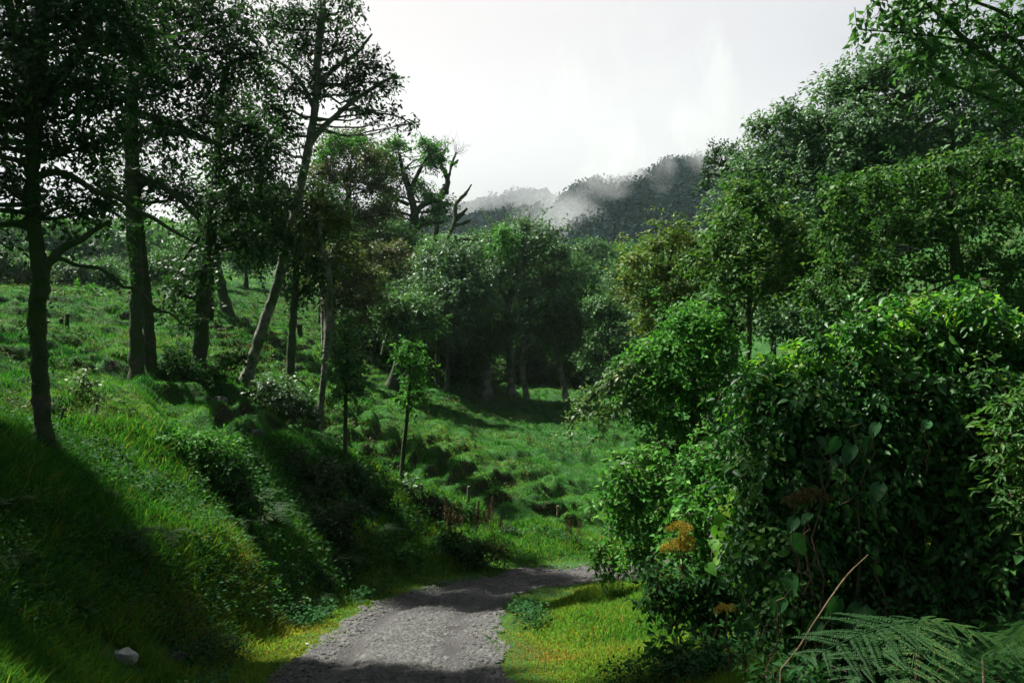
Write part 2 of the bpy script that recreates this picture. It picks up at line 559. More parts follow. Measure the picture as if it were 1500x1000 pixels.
M['stone'] = stonemat('pale_stone', (.22, .21, .19), (.36, .35, .32))
M['gravel'] = stonemat('gravel_stone', (.012, .012, .0125), (.068, .066, .064), 20)

# ------------------------------------------------------------------ ground sheet
ang_f = np.linspace(-52, 52, 760)
ang = np.radians(np.concatenate([ang_f, np.linspace(52, 308, 130)[1:-1]]))
rad = np.concatenate([np.linspace(.02, 3.5, 18), np.geomspace(3.7, 85, 620), np.geomspace(87, 1400, 110)])
AA, RR = np.meshgrid(ang, rad)
gx, gy = (np.sin(AA) * RR).ravel(), (np.cos(AA) * RR).ravel()
gz = height(gx, gy)
g = Geo()
na, nr = len(ang), len(rad)
i = (np.arange(nr - 1) * na)[:, None]
j = np.arange(na)[None]
k = (j + 1) % na
g.add(np.stack([gx, gy, gz], -1), np.stack([i + j, i + k, i + na + k, i + na + j], -1).reshape(-1, 4))
ground = tag(g.build('ground', M['ground'], smooth=True), 'rolling grassy ground under the whole valley', kind='structure')

# road ribbon, laid on the ground
rp = spline(np.concatenate([ROAD, ROADHW[:, None]], 1), 28)
tan = nrm(np.gradient(rp[:, :2], axis=0))
nor = np.stack([tan[:, 1], -tan[:, 0]], -1)
cols = np.linspace(-1, 1, 29)
edge = .30 * (n2(rp[:, 0], rp[:, 1], 1.3, 21) - .5) * 2
pos = rp[:, None, :2] + nor[:, None] * (cols[None, :, None] * (rp[:, 2] + edge)[:, None, None])
rx, ry = pos[..., 0].ravel(), pos[..., 1].ravel()
rz = height(rx, ry) + .012 + .02 * (1 - np.tile(np.abs(cols), len(rp)) ** 6) - .03 * (np.tile(np.abs(cols), len(rp)) > .99)
nc = len(cols)
i = (np.arange(len(rp) - 1) * nc)[:, None]
j = np.arange(nc - 1)[None]
g = Geo()
g.add(np.stack([rx, ry, rz + .012], -1), np.stack([i + j, i + nc + j, i + nc + j + 1, i + j + 1], -1).reshape(-1, 4),
      (np.exp(-((np.abs(cols[:-1] + 1 / 28) - .55) / .17) ** 2)[None] * (.25 + .9 * n2(rp[:-1, 0] * 1.0, rp[:-1, 1] * 1.0, .8, 22))[:, None]).ravel().clip(0, .85))
tag(g.build('road', M['road'], smooth=True), 'grey gravel track bending right out of sight', kind='structure')

# ------------------------------------------------------------------ trees
def on_ground(px, py, d):
    p = P(px, py, d)
    return np.array([p[0], p[1], G(p[0], p[1])])


def px_line(pts, d, m=8):
    """[(px, py, r_px[, depth offset])] -> world points and radii along a smooth curve."""
    q = []
    for a in pts:
        dd = d + (a[3] if len(a) > 3 else 0)
        q.append((*P(a[0], a[1], dd), a[2] * dd / F))
    s = spline(q, m)
    return s[:, :3], np.maximum(s[:, 3], .004)


def limb(g, a, b, ra, rb, r, sag=.12, m=7, sides=5):
    L = np.linalg.norm(b - a)
    t = np.linspace(0, 1, m)[:, None]
    mid = (a + b) / 2 + r.normal(size=3) * L * sag + np.array([0, 0, -.08 * L])
    p = a * (1 - t) ** 2 + 2 * mid * t * (1 - t) + b * t ** 2
    p[1:-1] += r.normal(size=(m - 2, 3)) * L * .025
    tube(g, p, np.linspace(ra, rb, m), sides, .15, int(r.integers(99)))
    return p


def make_tree(name, label, d, trunk, lobes, leaf_m, bark_m, seed, leaf=10, ratio=.5, lai=2.2, droop=.3, up=.7, shape=LEAF4, cat='tree', group=None, branches=(), tint0=0.0, tints=1.0, power=2.1,
              under=.6, rough=.68, squash=.85, subs=5, sides=12, lump=.16, per=10, limbs=True, flare=1.5, extra_crowns=(), twigs=False, grow=1.2, lk=1.25):
    r = np.random.default_rng(seed)
    tp, tr = px_line(trunk, d, 14)
    base = np.array([tp[0, 0], tp[0, 1], G(tp[0, 0], tp[0, 1])])
    # the trunk reaches the real ground, with a flared foot sunk a little into it
    t = np.linspace(0, 1, len(tp))
    tp[:, 2] += (base[2] - .12 - tp[0, 2]) * (1 - t) ** 3
    tr = tr * (1 + (flare - 1) * np.exp(-np.linalg.norm(tp - tp[0], axis=1) / (tr[0] * 2.6)))
    root = thing(name, label, cat, base, group)
    tg, lg = Geo(), Geo()
    tube(tg, tp, tr, sides, lump, seed)
    for b in branches:
        bp, br = px_line(b, d)
        tube(tg, bp, br, 6, .14, seed + 3)
    for lb in lobes:
        px, py, rp = lb[0], lb[1], lb[2] * grow
        off = lb[3] if len(lb) > 3 else r.uniform(-.7, .7) * rp * d / F
        c = P(px, py, d + off)
        rad = rp * (d + off) / F
        r3 = np.array([rad, rad * 1.0, rad * squash])
        pos = lobe_leaves(lg, c, r3, r, leaf * d / F, ratio, lai * lk, per, droop, up, shape, power, None, tint0, tints, under, rough, tg if twigs else None)
        if limbs:
            # limb from the trunk to the clump, then thinner branches inside it
            below = np.linalg.norm(tp - c, axis=1) + np.maximum(0, tp[:, 2] - c[2] + rad * .3) * 2
            below[:len(tp) // 5] += 99
            k = int(np.argmin(below))
            lp = limb(tg, tp[k], c, min(tr[k] * .42, rad * .10 + .01), max(.007, rad * .022), r)
            for q in range(subs):
                tgt = pos[int(r.integers(len(pos)))]
                limb(tg, lp[int(r.integers(3, len(lp)))], tgt, max(.008, rad * .022), max(.004, rad * .006), r, .15, 5, 4)
    tg.build('trunk', bark_m, root, base, True)
    lg.build('crown', leaf_m, root, base)
    for (lobs, mt, lf) in extra_crowns:
        eg = Geo()
        for (px, py, rp, off) in lobs:
            rad = rp * (d + off) / F
            lobe_leaves(eg, P(px, py, d + off), np.array([rad, rad, rad * .8]), r, lf * d / F, .5, lai, per, droop, up, shape, power, None, 0, 1, under, rough)
        eg.build('creeper', mt, root, base)
    return root


def blob_lobes(px, y0, y1, w, n, seed, top=.6):
    """Clumps of a rounded crown between rows y0 and y1."""
    r = np.random.default_rng(seed)
    out = []
    cy, h = (y0 + y1) / 2, (y1 - y0) / 2
    for i in range(n):
        a = 2 * math.pi * i / n + r.uniform(-.4, .4)
        q = r.uniform(.45, .8)
        rp = min(h, w / 2) * r.uniform(.34, .55)
        x = px + math.cos(a) * (w / 2 - rp * .6) * q * 1.25
        y = cy - math.sin(a) * (h - rp * .6) * q * 1.25
        out.append((x, y, rp))
    out.append((px + r.uniform(-.1, .1) * w, cy + r.uniform(-.2, .1) * h, min(h, w / 2) * .6))
    return out


DK, FO, GY, YE, OL, FR, PA = (M[k] for k in ('dark_leaf', 'forest_leaf', 'grey_leaf', 'yellow_leaf', 'olive_leaf', 'fresh_leaf', 'pale_leaf'))

# --- the dark trees on the left slope
make_tree('slope_tree', 'dark mossy tree with a bent low branch, nearest on the left slope', 10.5,
          [(65, 662, 12), (63, 610, 11.5), (57, 520, 12), (56, 450, 12.5), (59, 395, 11.5), (49, 330, 10), (47, 260, 10), (52, 150, 10), (60, 40, 10), (75, -80, 9), (60, -300, 8), (50, -520, 5)],
          [(20, 55, 75), (110, 30, 80), (15, 160, 60), (110, 120, 70), (70, 215, 62), (10, 270, 42), (130, 215, 50), (150, -10, 70), (30, -30, 80), (95, 300, 42), (150, 305, 40), (-70, 60, 90), (-90, 200, 90), (-180, 20, 100), (-180, 150, 100), (-60, 300, 70), (-280, 100, 110), (200, 60, 60), (165, 150, 55), (60, 130, 60), (70, -60, 80), (20, -180, 100), (130, -200, 100), (-80, -260, 110), (60, -330, 110), (180, -340, 100), (0, -450, 110), (120, -470, 110), (60, -560, 90), (-130, -120, 100), (240, -230, 80), (230, -620, 110, -1.5), (-250, 110, 56, -2.4), (-150, 40, 50, -2), (-320, 230, 60, -2.5), (-110, 240, 34, -1.6), (-190, 220, 38, -2.2), (-60, 130, 36, -1.5), (-270, 20, 50, -2.2), (-380, 200, 56, -3), (-420, 100, 50, -3), (-300, 20, 66, -1.9), (-230, -60, 64, -1.9), (-340, 100, 56, -2), (-215, 147, 50, -.7), (-150, 130, 44, -1)],  # clumps beyond the view are added to shade slope, mound and fern
          DK, M['bark'], 101, leaf=11.5, ratio=.42, grow=1.22, lai=.92, droop=.35, shape=LEAF5, power=1.9, subs=7, lump=.3, twigs=True,
          branches=[[(59, 402, 8), (80, 374, 7), (98, 360, 6), (118, 352, 5), (140, 336, 4), (160, 325, 3)],
                    [(66, 388, 4), (88, 379, 3.4), (112, 388, 3), (150, 395, 3), (178, 419, 2.6), (202, 424, 2.4), (228, 452, 2.2), (252, 460, 1.8), (270, 476, 1.4), (300, 470, 1)],
                    [(48, 262, 6), (80, 252, 5.4), (108, 260, 5), (140, 280, 4.6), (172, 289, 4.2), (195, 306, 4), (225, 320, 3.4), (260, 342, 2.4), (300, 362, 1.4)],
                    [(50, 160, 9), (85, 120, 8), (115, 75, 8), (140, 30, 7), (160, -30, 5)], [(112, 78, 5), (135, 60, 4.5), (160, 52, 3)],
                    [(52, 120, 7), (30, 70, 6), (12, 10, 5), (5, -40, 4)]],
          extra_crowns=[([(62, 640, 11, -.1), (70, 600, 8, -.05), (52, 560, 8, -.08), (64, 520, 8, -.1), (50, 480, 9, -.1), (66, 440, 9, -.08), (52, 410, 9, -.1), (48, 350, 10, -.05), (55, 300, 9, -.08), (232, 452, 14, 0), (282, 466, 17, 0), (200, 424, 11, 0), (262, 452, 12, 0), (170, 408, 9, 0)], DK, 8)])
make_tree('slope_tree', 'twin-stemmed tall tree with a wide trunk, beyond the bent branch', 20,
          [(203, 556, 10), (200, 500, 9.5), (199, 400, 9), (194, 300, 9.5), (192, 200, 9), (196, 100, 9), (200, 0, 8), (205, -60, 7)],
          [(190, 40, 62), (255, 20, 62), (320, 30, 60), (225, 110, 60), (295, 105, 62), (160, 110, 48), (240, 190, 55), (180, 200, 40), (305, 180, 50), (225, 262, 48), (265, 285, 38), (160, 270, 38), (360, 80, 50), (220, -20, 70)],
          DK, M['bark'], 102, leaf=8.5, ratio=.45, lai=1.0, droop=.35, power=2.0, subs=6, lump=.2, twigs=True,
          branches=[[(222, 558, 10, .6), (219, 500, 9, .6), (214, 430, 8, .6), (205, 340, 7, .5), (199, 260, 7, .3), (196, 180, 5, .2)],
                    [(196, 260, 7), (235, 272, 5.5), (262, 290, 5), (290, 320, 3)], [(194, 165, 7), (250, 180, 6), (285, 198, 5), (330, 215, 3)]],
          extra_crowns=[([(192, 330, 13, -.3), (199, 372, 11, -.3), (190, 405, 9, -.3), (205, 300, 12, -.2)], FR, 7)])
make_tree('slope_tree', 'slim dark-stemmed tree with drooping leaf sprays, between the twin-stemmed and the leaning tree', 22,
          [(290, 552, 10), (294, 500, 9), (298, 430, 9), (305, 380, 8), (312, 310, 7), (318, 240, 6), (322, 170, 5), (330, 100, 4)],
          [(330, 235, 42), (360, 190, 44), (385, 240, 44), (310, 300, 34), (350, 300, 40), (395, 300, 40), (335, 350, 34), (290, 395, 34), (260, 425, 26), (300, 440, 22), (370, 360, 36), (412, 345, 34), (335, 150, 40), (268, 455, 20)],
          DK, M['bark'], 103, leaf=8, ratio=.48, lai=1.1, droop=.55, power=2.0, subs=5, lump=.2, tint0=.15, twigs=True,
          branches=[[(308, 470, 5, 1), (309, 420, 5, 1), (311, 370, 4, 1)], [(310, 320, 4), (290, 350, 3), (270, 380, 2.5), (255, 410, 2)]])
make_tree('slope_tree', 'short straight dark trunk on the upper pasture behind the drooping leaf sprays', 40,
          [(336, 470, 8), (327, 430, 7), (319, 395, 6), (314, 350, 5), (318, 300, 4)],
          [(315, 335, 34), (345, 320, 34), (290, 345, 30), (330, 285, 36), (362, 350, 26)], FO, M['bark'], 104, leaf=6, lai=1.5, subs=4)
make_tree('slope_tree', 'tall tree leaning right with a pale upper trunk against the white sky', 24,
          [(358, 562, 8), (373, 515, 7.6), (389, 465, 7.4), (405, 420, 7), (419, 360, 7), (435, 300, 6.6), (445, 250, 6.4), (453, 210, 6), (462, 150, 5.4), (465, 90, 5), (470, 30, 5), (476, -40, 4)],
          [(470, 22, 34), (505, 15, 30), (500, 70, 38), (540, 100, 36), (440, 70, 34), (470, 115, 34), (425, 130, 36), (520, 140, 32), (560, 130, 22), (400, 40, 44), (380, 110, 44), (415, 190, 36), (575, 165, 15), (540, 165, 15), (558, 175, 13), (525, 115, 24), (580, 115, 10), (595, 182, 12), (610, 180, 8), (430, 20, 36), (390, 160, 36),
           (395, 215, 40), (372, 262, 40)],
          DK, M['pale_bark'], 105, leaf=8, ratio=.45, lai=.78, droop=.4, power=1.9, subs=7, tint0=.1, twigs=True,
          branches=[[(452, 214, 5), (470, 190, 4.5), (492, 170, 4), (515, 150, 3.5), (548, 128, 3), (580, 110, 1.5)], [(464, 130, 4), (490, 100, 3.5), (520, 80, 3), (545, 50, 1.5)], [(461, 160, 4), (440, 120, 3), (415, 95, 2.5), (380, 80, 1.5)],
                    [(505, 160, 2), (545, 165, 1.6), (580, 170, 1.2), (608, 185, .8)]])
make_tree('slope_tree', 'dense dark tree with hanging twigs, standing above the foot of the leaning tree', 30,
          [(425, 520, 6), (428, 470, 6), (432, 420, 5), (436, 370, 4), (440, 320, 3)],
          [(425, 300, 44), (455, 330, 40), (400, 350, 36), (440, 380, 36), (470, 390, 30), (425, 420, 24), (450, 425, 18), (475, 300, 34), (400, 290, 36), (380, 330, 30)], DK, M['bark'], 106, leaf=7, lai=1.35, droop=.6, subs=5)

# --- thin stems and saplings on the bank
make_tree('slender_tree', 'tall thin tree with a bare pale stem rising from the end of the bank shrubs', 22.6,
          [(466, 628, 5), (470, 590, 5), (475, 540, 4.6), (481, 480, 4.4), (484, 430, 4), (480, 390, 3.6), (470, 360, 3), (468, 320, 2.5)],
          [(468, 300, 26), (450, 330, 22), (492, 325, 24), (500, 370, 18), (455, 365, 16)], OL, M['pale_bark'], 107, leaf=7, lai=1.5, subs=5, flare=1.2, branches=[[(482, 455, 1.6), (500, 452, 1.4), (522, 456, 1)], [(480, 395, 2), (495, 370, 1.6), (505, 350, 1)]])
make_tree('sapling', 'dark-crowned young tree on a thin stem at the bank edge, beside the pale stem', 20.9,
          [(505, 655, 3.2), (506, 610, 3), (507, 565, 2.6), (509, 520, 2), (511, 485, 1.4)],
          [(510, 490, 17), (503, 520, 20), (520, 530, 20), (508, 555, 20), (522, 570, 16), (498, 575, 12), (512, 470, 10)], FO, M['bark'], 108, leaf=7, lai=2.2, subs=3, flare=1.2)
make_tree('sapling', 'light-leaved young tree on a dark thin stem at the bank edge above the bare earth', 23.1,
          [(587, 692, 3.4), (591, 650, 3.2), (597, 600, 2.8), (600, 555, 2.4), (599, 510, 1.6)],
          [(598, 505, 14), (590, 520, 20), (610, 530, 20), (605, 555, 18), (615, 575, 13), (595, 580, 11), (601, 600, 9), (618, 545, 12)], FR, M['bark'], 109, leaf=7, lai=1.1, subs=4, flare=1.2, rough=.95, power=1.5)

# --- the wood beyond the pasture
def wood_tree(label, d, px, base_y, y0, y1, w, mat, seed, r_px=6, lean=0, n=9, **kw):
    k = dict(leaf=5.2 if d < 66 else 4.6, lai=2.3, subs=4, flare=1.7, sides=7)
    k.update(kw)
    bark = k.pop('bark', M['bark'])
    mid = (y0 + y1) / 2
    return make_tree('wood_tree', label, d, [(px + lean, base_y, r_px), (px + lean * .6, base_y * .6 + y1 * .4, r_px * .85), (px + lean * .2, y1, r_px * .75), (px, mid, r_px * .55), (px + 2, y0 + 12, r_px * .25)],
                     blob_lobes(px, y0, y1, w, n, seed), mat, bark, seed, **k)


make_tree('wood_tree', 'broad round-topped grey-green tree in the middle of the wood, bright green clump on top', 55,
          [(750, 585, 5), (748, 550, 5), (745, 500, 5), (744, 450, 5), (755, 410, 4.5), (765, 370, 3.5), (768, 335, 2)],
          [(735, 352, 24), (765, 335, 22), (800, 345, 24), (825, 375, 26), (775, 375, 34), (735, 395, 28), (810, 410, 30), (700, 405, 22), (765, 430, 30), (840, 405, 18), (715, 440, 24), (820, 450, 24), (685, 425, 16), (745, 470, 20), (790, 470, 24)],
          GY, M['pale_bark'], 201, leaf=5, lai=2.1, rough=.85, power=1.9, subs=5, branches=[[(745, 440, 4), (725, 418, 3.4), (700, 420, 3), (670, 428, 2)], [(772, 584, 4.4), (766, 545, 4), (770, 500, 4), (776, 450, 3), (780, 410, 2)], [(768, 340, 2), (773, 322, 1.4), (776, 312, .8)]],
          extra_crowns=[([(735, 340, 18, -1.6), (725, 362, 16, -1.6), (750, 352, 14, -1.8), (742, 372, 12, -2)], FR, 5)])
wood_tree('dark broad tree at the left edge of the wood, above the sunlit slope', 56, 622, 572, 395, 515, 150, FO, 202, 6, n=12)
wood_tree('low dull tree with a stout pale trunk at the foot of the wood', 54, 714, 575, 455, 528, 80, M['canopy_leaf'], 203, 7, bark=M['pale_bark'])
wood_tree('tree with a leaning pale trunk on the right edge of the wood', 54.5, 815, 578, 430, 520, 90, M['canopy_leaf'], 204, 4.5, lean=16, bark=M['pale_bark'])
wood_tree('dense deep-green tree between the leaning trunk and the yellow-green tree', 60, 893, 590, 425, 560, 92, FO, 205, 5, n=11)
make_tree('wood_tree', 'tall tree with yellowish leaves at the skyline beside the pale leaning trunk', 60,
          [(505, 520, 7), (505, 440, 6), (507, 370, 5), (510, 300, 4), (512, 240, 3)],
          [(490, 215, 24), (520, 210, 24), (545, 235, 26), (475, 250, 26), (510, 260, 28), (550, 275, 24), (465, 290, 24), (500, 310, 28), (535, 320, 28), (475, 335, 26), (520, 360, 26), (560, 310, 18), (480, 375, 22)], OL, M['bark'], 206, leaf=5, lai=2.2, subs=4,
          extra_crowns=[([(495, 203, 16, -1.4), (475, 225, 16, -1.6), (525, 208, 16, -1.5)], FR, 4.6)])
make_tree('wood_tree', 'crooked open-limbed tree with separate green leaf clumps against the white sky', 74,
          [(600, 430, 9), (598, 380, 9), (600, 345, 8), (607, 310, 6), (600, 280, 5), (590, 250, 3.5), (585, 225, 2)],
          [(580, 215, 17), (560, 228, 16), (572, 245, 18), (548, 250, 14), (592, 262, 12), (632, 218, 15), (645, 232, 14), (628, 240, 13), (618, 212, 10), (572, 285, 18), (560, 310, 18), (585, 318, 14), (630, 290, 16), (615, 275, 12), (640, 310, 16), (655, 300, 12), (620, 322, 12)],
          FR, M['bark'], 207, leaf=4.6, lai=2.4, subs=2, branches=[[(602, 320, 5), (620, 300, 4), (640, 295, 3), (655, 300, 1.5)], [(598, 285, 3.5), (612, 255, 3), (625, 232, 2), (635, 222, 1.4)], [(603, 340, 4), (625, 328, 3), (650, 325, 2)], [(599, 300, 3), (578, 290, 2.4), (560, 270, 1.5)],
                                                                      [(575, 430, 4), (574, 380, 3.4), (577, 340, 3), (570, 318, 2.4), (560, 312, 2)]])
wood_tree('dark thick-crowned tree below the open-limbed tree', 70, 560, 470, 320, 410, 92, FO, 208, 5, n=10)
wood_tree('silvery-leaved tree in front of the broken mossy snag', 52, 655, 540, 350, 500, 130, GY, 209, 4, n=15, lai=1.6)
wood_tree('small olive tree left of the silvery-leaved tree', 62, 575, 540, 380, 455, 92, OL, 210, 4, n=9)
make_tree('wood_tree', 'shadowed tree with a dark curved trunk standing on the sunlit slope', 46,
          [(573, 573, 9), (580, 545, 7), (588, 515, 6), (592, 485, 5), (598, 455, 4)], blob_lobes(596, 425, 500, 110, 9, 31), FO, M['bark'], 211, leaf=6, lai=2.0, subs=4,
          branches=[[(560, 520, 3, 2), (566, 495, 2.6, 2), (575, 470, 2, 2)]])
make_tree('wood_tree', 'stout tree with thick double trunk beside the bright far pasture', 44,
          [(484, 508, 9), (483, 470, 8), (482, 430, 7), (485, 390, 6), (490, 360, 4)],
          [(490, 400, 30), (520, 415, 28), (465, 395, 26), (500, 440, 24), (535, 440, 24), (510, 375, 26), (530, 470, 18), (545, 405, 20)], OL, M['pale_bark'], 212, leaf=6, lai=2.0, subs=4, branches=[[(476, 508, 5, .5), (475, 470, 5, .5), (472, 430, 4, .5), (468, 405, 3, .4)]])
wood_tree('dark understorey tree filling the shade left of the stout pale trunk', 60, 672, 575, 480, 565, 80, M['canopy_leaf'], 213, 4, n=8)
wood_tree('dark understorey tree in the shade behind the twin pale trunks', 63, 775, 580, 490, 578, 100, M['canopy_leaf'], 214, 4, n=9)
wood_tree('dark understorey tree beside the deep-green tree', 64, 850, 582, 495, 575, 76, M['canopy_leaf'], 215, 4, n=8)
wood_tree('reddish-tinged small tree in front of the green gap in the wood', 70, 842, 570, 455, 500, 46, OL, 216, 3, n=6)
wood_tree('dark tree at the right end of the wood behind the weeping tree', 54, 950, 590, 455, 580, 90, FO, 217, 4, n=9)
make_tree('wood_tree', 'flat-topped dark tree standing before the misty mountain', 112,
          [(868, 455, 2.6), (868, 420, 2.4), (869, 395, 2), (870, 375, 1.4)], [(857, 362, 10), (872, 356, 11), (886, 362, 10), (866, 372, 9), (882, 376, 9), (897, 372, 7), (850, 374, 7), (888, 392, 8), (860, 392, 7), (875, 402, 9)], FO, M['bark'], 218, leaf=3, lai=2.2, subs=1, limbs=True)
wood_tree('pale grey tree below the flat-topped tree', 96, 862, 470, 398, 442, 46, GY, 219, 3, n=7, leaf=3.6)
wood_tree('dull green tree right of the flat-topped tree', 104, 905, 465, 392, 450, 50, FO, 220, 3, n=7, leaf=3.6)
wood_tree('olive tree at the near corner of the green gap', 84, 905, 500, 425, 478, 54, OL, 221, 3, n=7, leaf=4)
wood_tree('rounded dark tree behind the top of the snag', 100, 690, 470, 352, 410, 60, FO, 222, 3, n=8, leaf=3.8)
wood_tree('rounded tree on the ridge right of the open-limbed tree', 118, 650, 455, 348, 400, 74, FO, 223, 3, n=8, leaf=3.4)

for q, (lab, d, px, by, y0, y1, w, mt) in enumerate([
        ('leafy tree filling the gap behind the top of the weeping tree', 22, 1075, 560, 400, 500, 110, FO), ('dark leafy tree between the thin straight trunk and the mound top', 20, 1165, 560, 420, 510, 150, GY),
        ('dark tree behind the crest of the vine mound', 19, 1260, 560, 400, 490, 150, FO), ('dull green tree behind the yellow-green tree', 42, 1040, 560, 400, 520, 120, FO),
        ('dark shadowy tree low behind the thin straight trunk', 26, 1130, 560, 330, 470, 150, DK)]):
    make_tree('hillside_tree', lab, d, [(px, by, 5), (px + 4, (by + y1) / 2, 4.4), (px, (y0 + y1) / 2, 3), (px, y0 + 10, 1.4)], blob_lobes(px, y0, y1, w, 10, 80 + q), mt, M['bark'], 440 + q, leaf=7.5, lai=2.0, subs=4)

for q, (lab, d, px, y0, y1, w, mt) in enumerate([
        ('full green tree filling the wood between the silvery-leaved and the round-topped tree', 66, 700, 345, 470, 90, FO), ('mossy dull tree low in the wood right of the curved dark trunk', 59, 650, 440, 550, 90, OL),
        ('mid-green tree right behind the round-topped tree', 68, 830, 365, 470, 90, FO), ('broad dark tree behind the curved dark trunk', 62, 590, 400, 520, 110, FO),
        ('low bushy tree at the wood edge above the shaded dip', 63, 690, 500, 570, 70, GY),
        ('soft green tree above the reddish-tinged tree', 78, 850, 400, 480, 70, M['canopy_leaf']), ('tall green tree at the left end of the wood behind the pale stem', 58, 470, 300, 430, 90, FO),
        ('olive tree between the tall yellowish tree and the silvery-leaved tree', 66, 560, 350, 450, 100, OL), ('lit green tree low before the left end of the wood', 52, 535, 455, 540, 70, M['canopy_leaf'])]):
    wood_tree(lab, d, px, 580 if px > 600 else 560, y0, y1, w, mt, 240 + q, 4, n=12, lai=2.2)

# snags: dead mossy trees
def snag(label, d, lines, seed, twigs=()):
    r = np.random.default_rng(seed)
    p0, r0 = px_line(lines[0], d)
    base = np.array([p0[0, 0], p0[0, 1], G(p0[0, 0], p0[0, 1])])
    root = thing('dead_tree', label, 'dead tree', base)
    t = np.linspace(0, 1, len(p0))
    p0[:, 2] += (base[2] - .2 - p0[0, 2]) * (1 - t) ** 3
    g = Geo()
    tube(g, p0, r0, 7, .3, seed)
    g.build('trunk', M['dead_wood'], root, base, True)
    for l in lines[1:]:
        g = Geo()
        q, rr = px_line(l, d)
        tube(g, q, rr, 6, .3, seed + 1)
        g.build('branch', M['dead_wood'], root, base, True)
    if twigs:
        g = Geo()
        for (px, py, ang, L) in twigs:
            a = P(px, py, d)
            for q in range(7):
                th = math.radians(ang + r.uniform(-55, 55))
                b = a + np.array([math.cos(th), r.uniform(-.4, .4), math.sin(th)]) * L * d / F * r.uniform(.6, 1.1)
                lp = limb(g, a, b, .035, .012, r, .12, 5, 3)
                for e in range(4):
                    b2 = lp[2 + e % 3] + (nrm(b - a) + r.normal(size=3) * .6) * L * d / F * .35
                    limb(g, lp[2 + e % 3], b2, .016, .008, r, .1, 4, 3)
        g.build('twigs', M['dead_wood'], root, base)
    return root


snag('broken mossy snag leaning right with a jagged top, at the skyline', 52, [[(640, 560, 3), (641, 480, 3.2), (640, 400, 3.4), (652, 374, 3.6), (657, 345, 3.4), (667, 322, 3.4), (668, 300, 3), (683, 282, 2.2), (691, 270, .8)],
     [(650, 370, 5), (664, 356, 4), (682, 350, 3), (695, 352, 2)], [(666, 322, 3.4), (676, 314, 3), (684, 305, 2)], [(668, 330, 3), (678, 328, 2.4), (690, 322, 2)], [(666, 345, 2.4), (672, 365, 2), (676, 385, 1.2)]], 301)
snag('bare dead tree with a fan of fine twigs above the open-limbed tree', 76, [[(628, 430, 4), (632, 370, 4), (637, 330, 4), (644, 282, 5), (656, 264, 4), (650, 248, 3), (645, 235, 2.6), (652, 220, 2)],
     [(650, 270, 3), (655, 285, 2), (657, 262, 2), (662, 240, 2), (668, 225, 1.6)], [(661, 242, 2.6), (668, 238, 2.2), (671, 234, 1)]], 302, [(652, 222, 95, 26), (667, 226, 60, 18), (646, 236, 130, 16)])

# --- trees of the left hillside, behind the trunks
for q, (lab, d, px, by, y0, y1, w, mt) in enumerate([
        ('dark round tree on the left hillside beside the sky gap', 118, 250, 402, 355, 398, 50, FO), ('pale round tree on the left hillside right of the dark round one', 125, 282, 402, 352, 396, 52, GY),
        ('dark tree cluster crown behind the near mossy trunk', 95, 25, 425, 372, 420, 70, FO), ('low brown-green thicket tree at the top of the left pasture', 62, 85, 430, 398, 432, 62, OL),
        ('wide dark tree at the top of the left pasture behind the twin stems', 80, 165, 432, 375, 425, 80, FO), ('bushy tree over the ridge behind the slim dark stem', 135, 345, 395, 345, 388, 60, FO),
        ('grey tree on the ridge behind the leaning trunk', 130, 395, 398, 348, 392, 58, GY), ('bushy dark tree above the bright far pasture', 95, 440, 430, 372, 428, 70, FO)]):
    make_tree('hillside_tree', lab, d, [(px, by, 2.6), (px + 1, (by + y1) / 2, 2.2), (px, (y0 + y1) / 2, 1.6), (px, y0 + 6, .8)], blob_lobes(px, y0, y1, w, 8, 60 + q), mt, M['bark'], 400 + q, leaf=3.8, lai=2.4, subs=1)

for q, (lab, d, px, by, y0, y1, w, mt) in enumerate([
        ('dark bush-like tree at the top of the left pasture, cut by the picture edge', 50, -5, 428, 355, 422, 90, FO), ('rounded thick tree at the pasture top just right of the near trunk', 52, 95, 428, 372, 424, 80, GY),
        ('low dark tree at the pasture top left of the twin stems', 54, 150, 432, 380, 428, 70, FO), ('dark leafy tree at the pasture top right of the twin stems', 56, 245, 436, 365, 424, 74, FO),
        ('low thicket tree at the pasture top behind the near trunk', 50, 45, 428, 392, 426, 60, OL), ('bushy tree at the pasture top behind the drooping leaf sprays', 66, 300, 420, 350, 398, 64, GY),
        ('dense tree on the pasture top left of the leaning trunk', 72, 360, 412, 345, 402, 70, FO)]):
    make_tree('hillside_tree', lab, d, [(px, by, 3), (px + 1, (by + y1) / 2, 2.6), (px, (y0 + y1) / 2, 2), (px, y0 + 6, .9)], blob_lobes(px, y0, y1, w, 9, 160 + q), mt, M['bark'], 460 + q, leaf=4.6, lai=2.2, subs=1)

# --- right side
make_tree('hillside_tree', 'great dark spreading tree forming the skyline above the vine mound', 25,
          [(1290, 520, 20), (1285, 430, 18), (1275, 340, 15), (1262, 260, 12), (1262, 190, 8), (1265, 130, 5)],
          [(1120, 190, 28), (1150, 170, 26), (1180, 195, 36), (1225, 130, 30), (1215, 180, 44), (1255, 125, 36), (1290, 105, 40), (1320, 150, 50), (1270, 190, 55), (1330, 210, 55), (1160, 240, 44), (1220, 245, 50), (1110, 250, 36), (1290, 270, 55), (1390, 130, 55), (1400, 215, 60), (1470, 180, 60), (1480, 110, 50),
           (1130, 300, 44), (1080, 290, 32), (1190, 310, 44), (1250, 320, 40), (1345, 90, 40), (1350, 290, 50), (1430, 290, 50), (1490, 260, 50), (1060, 320, 28)],
          GY, M['bark'], 501, leaf=7, lai=1.9, subs=7, rough=.9, power=1.8)
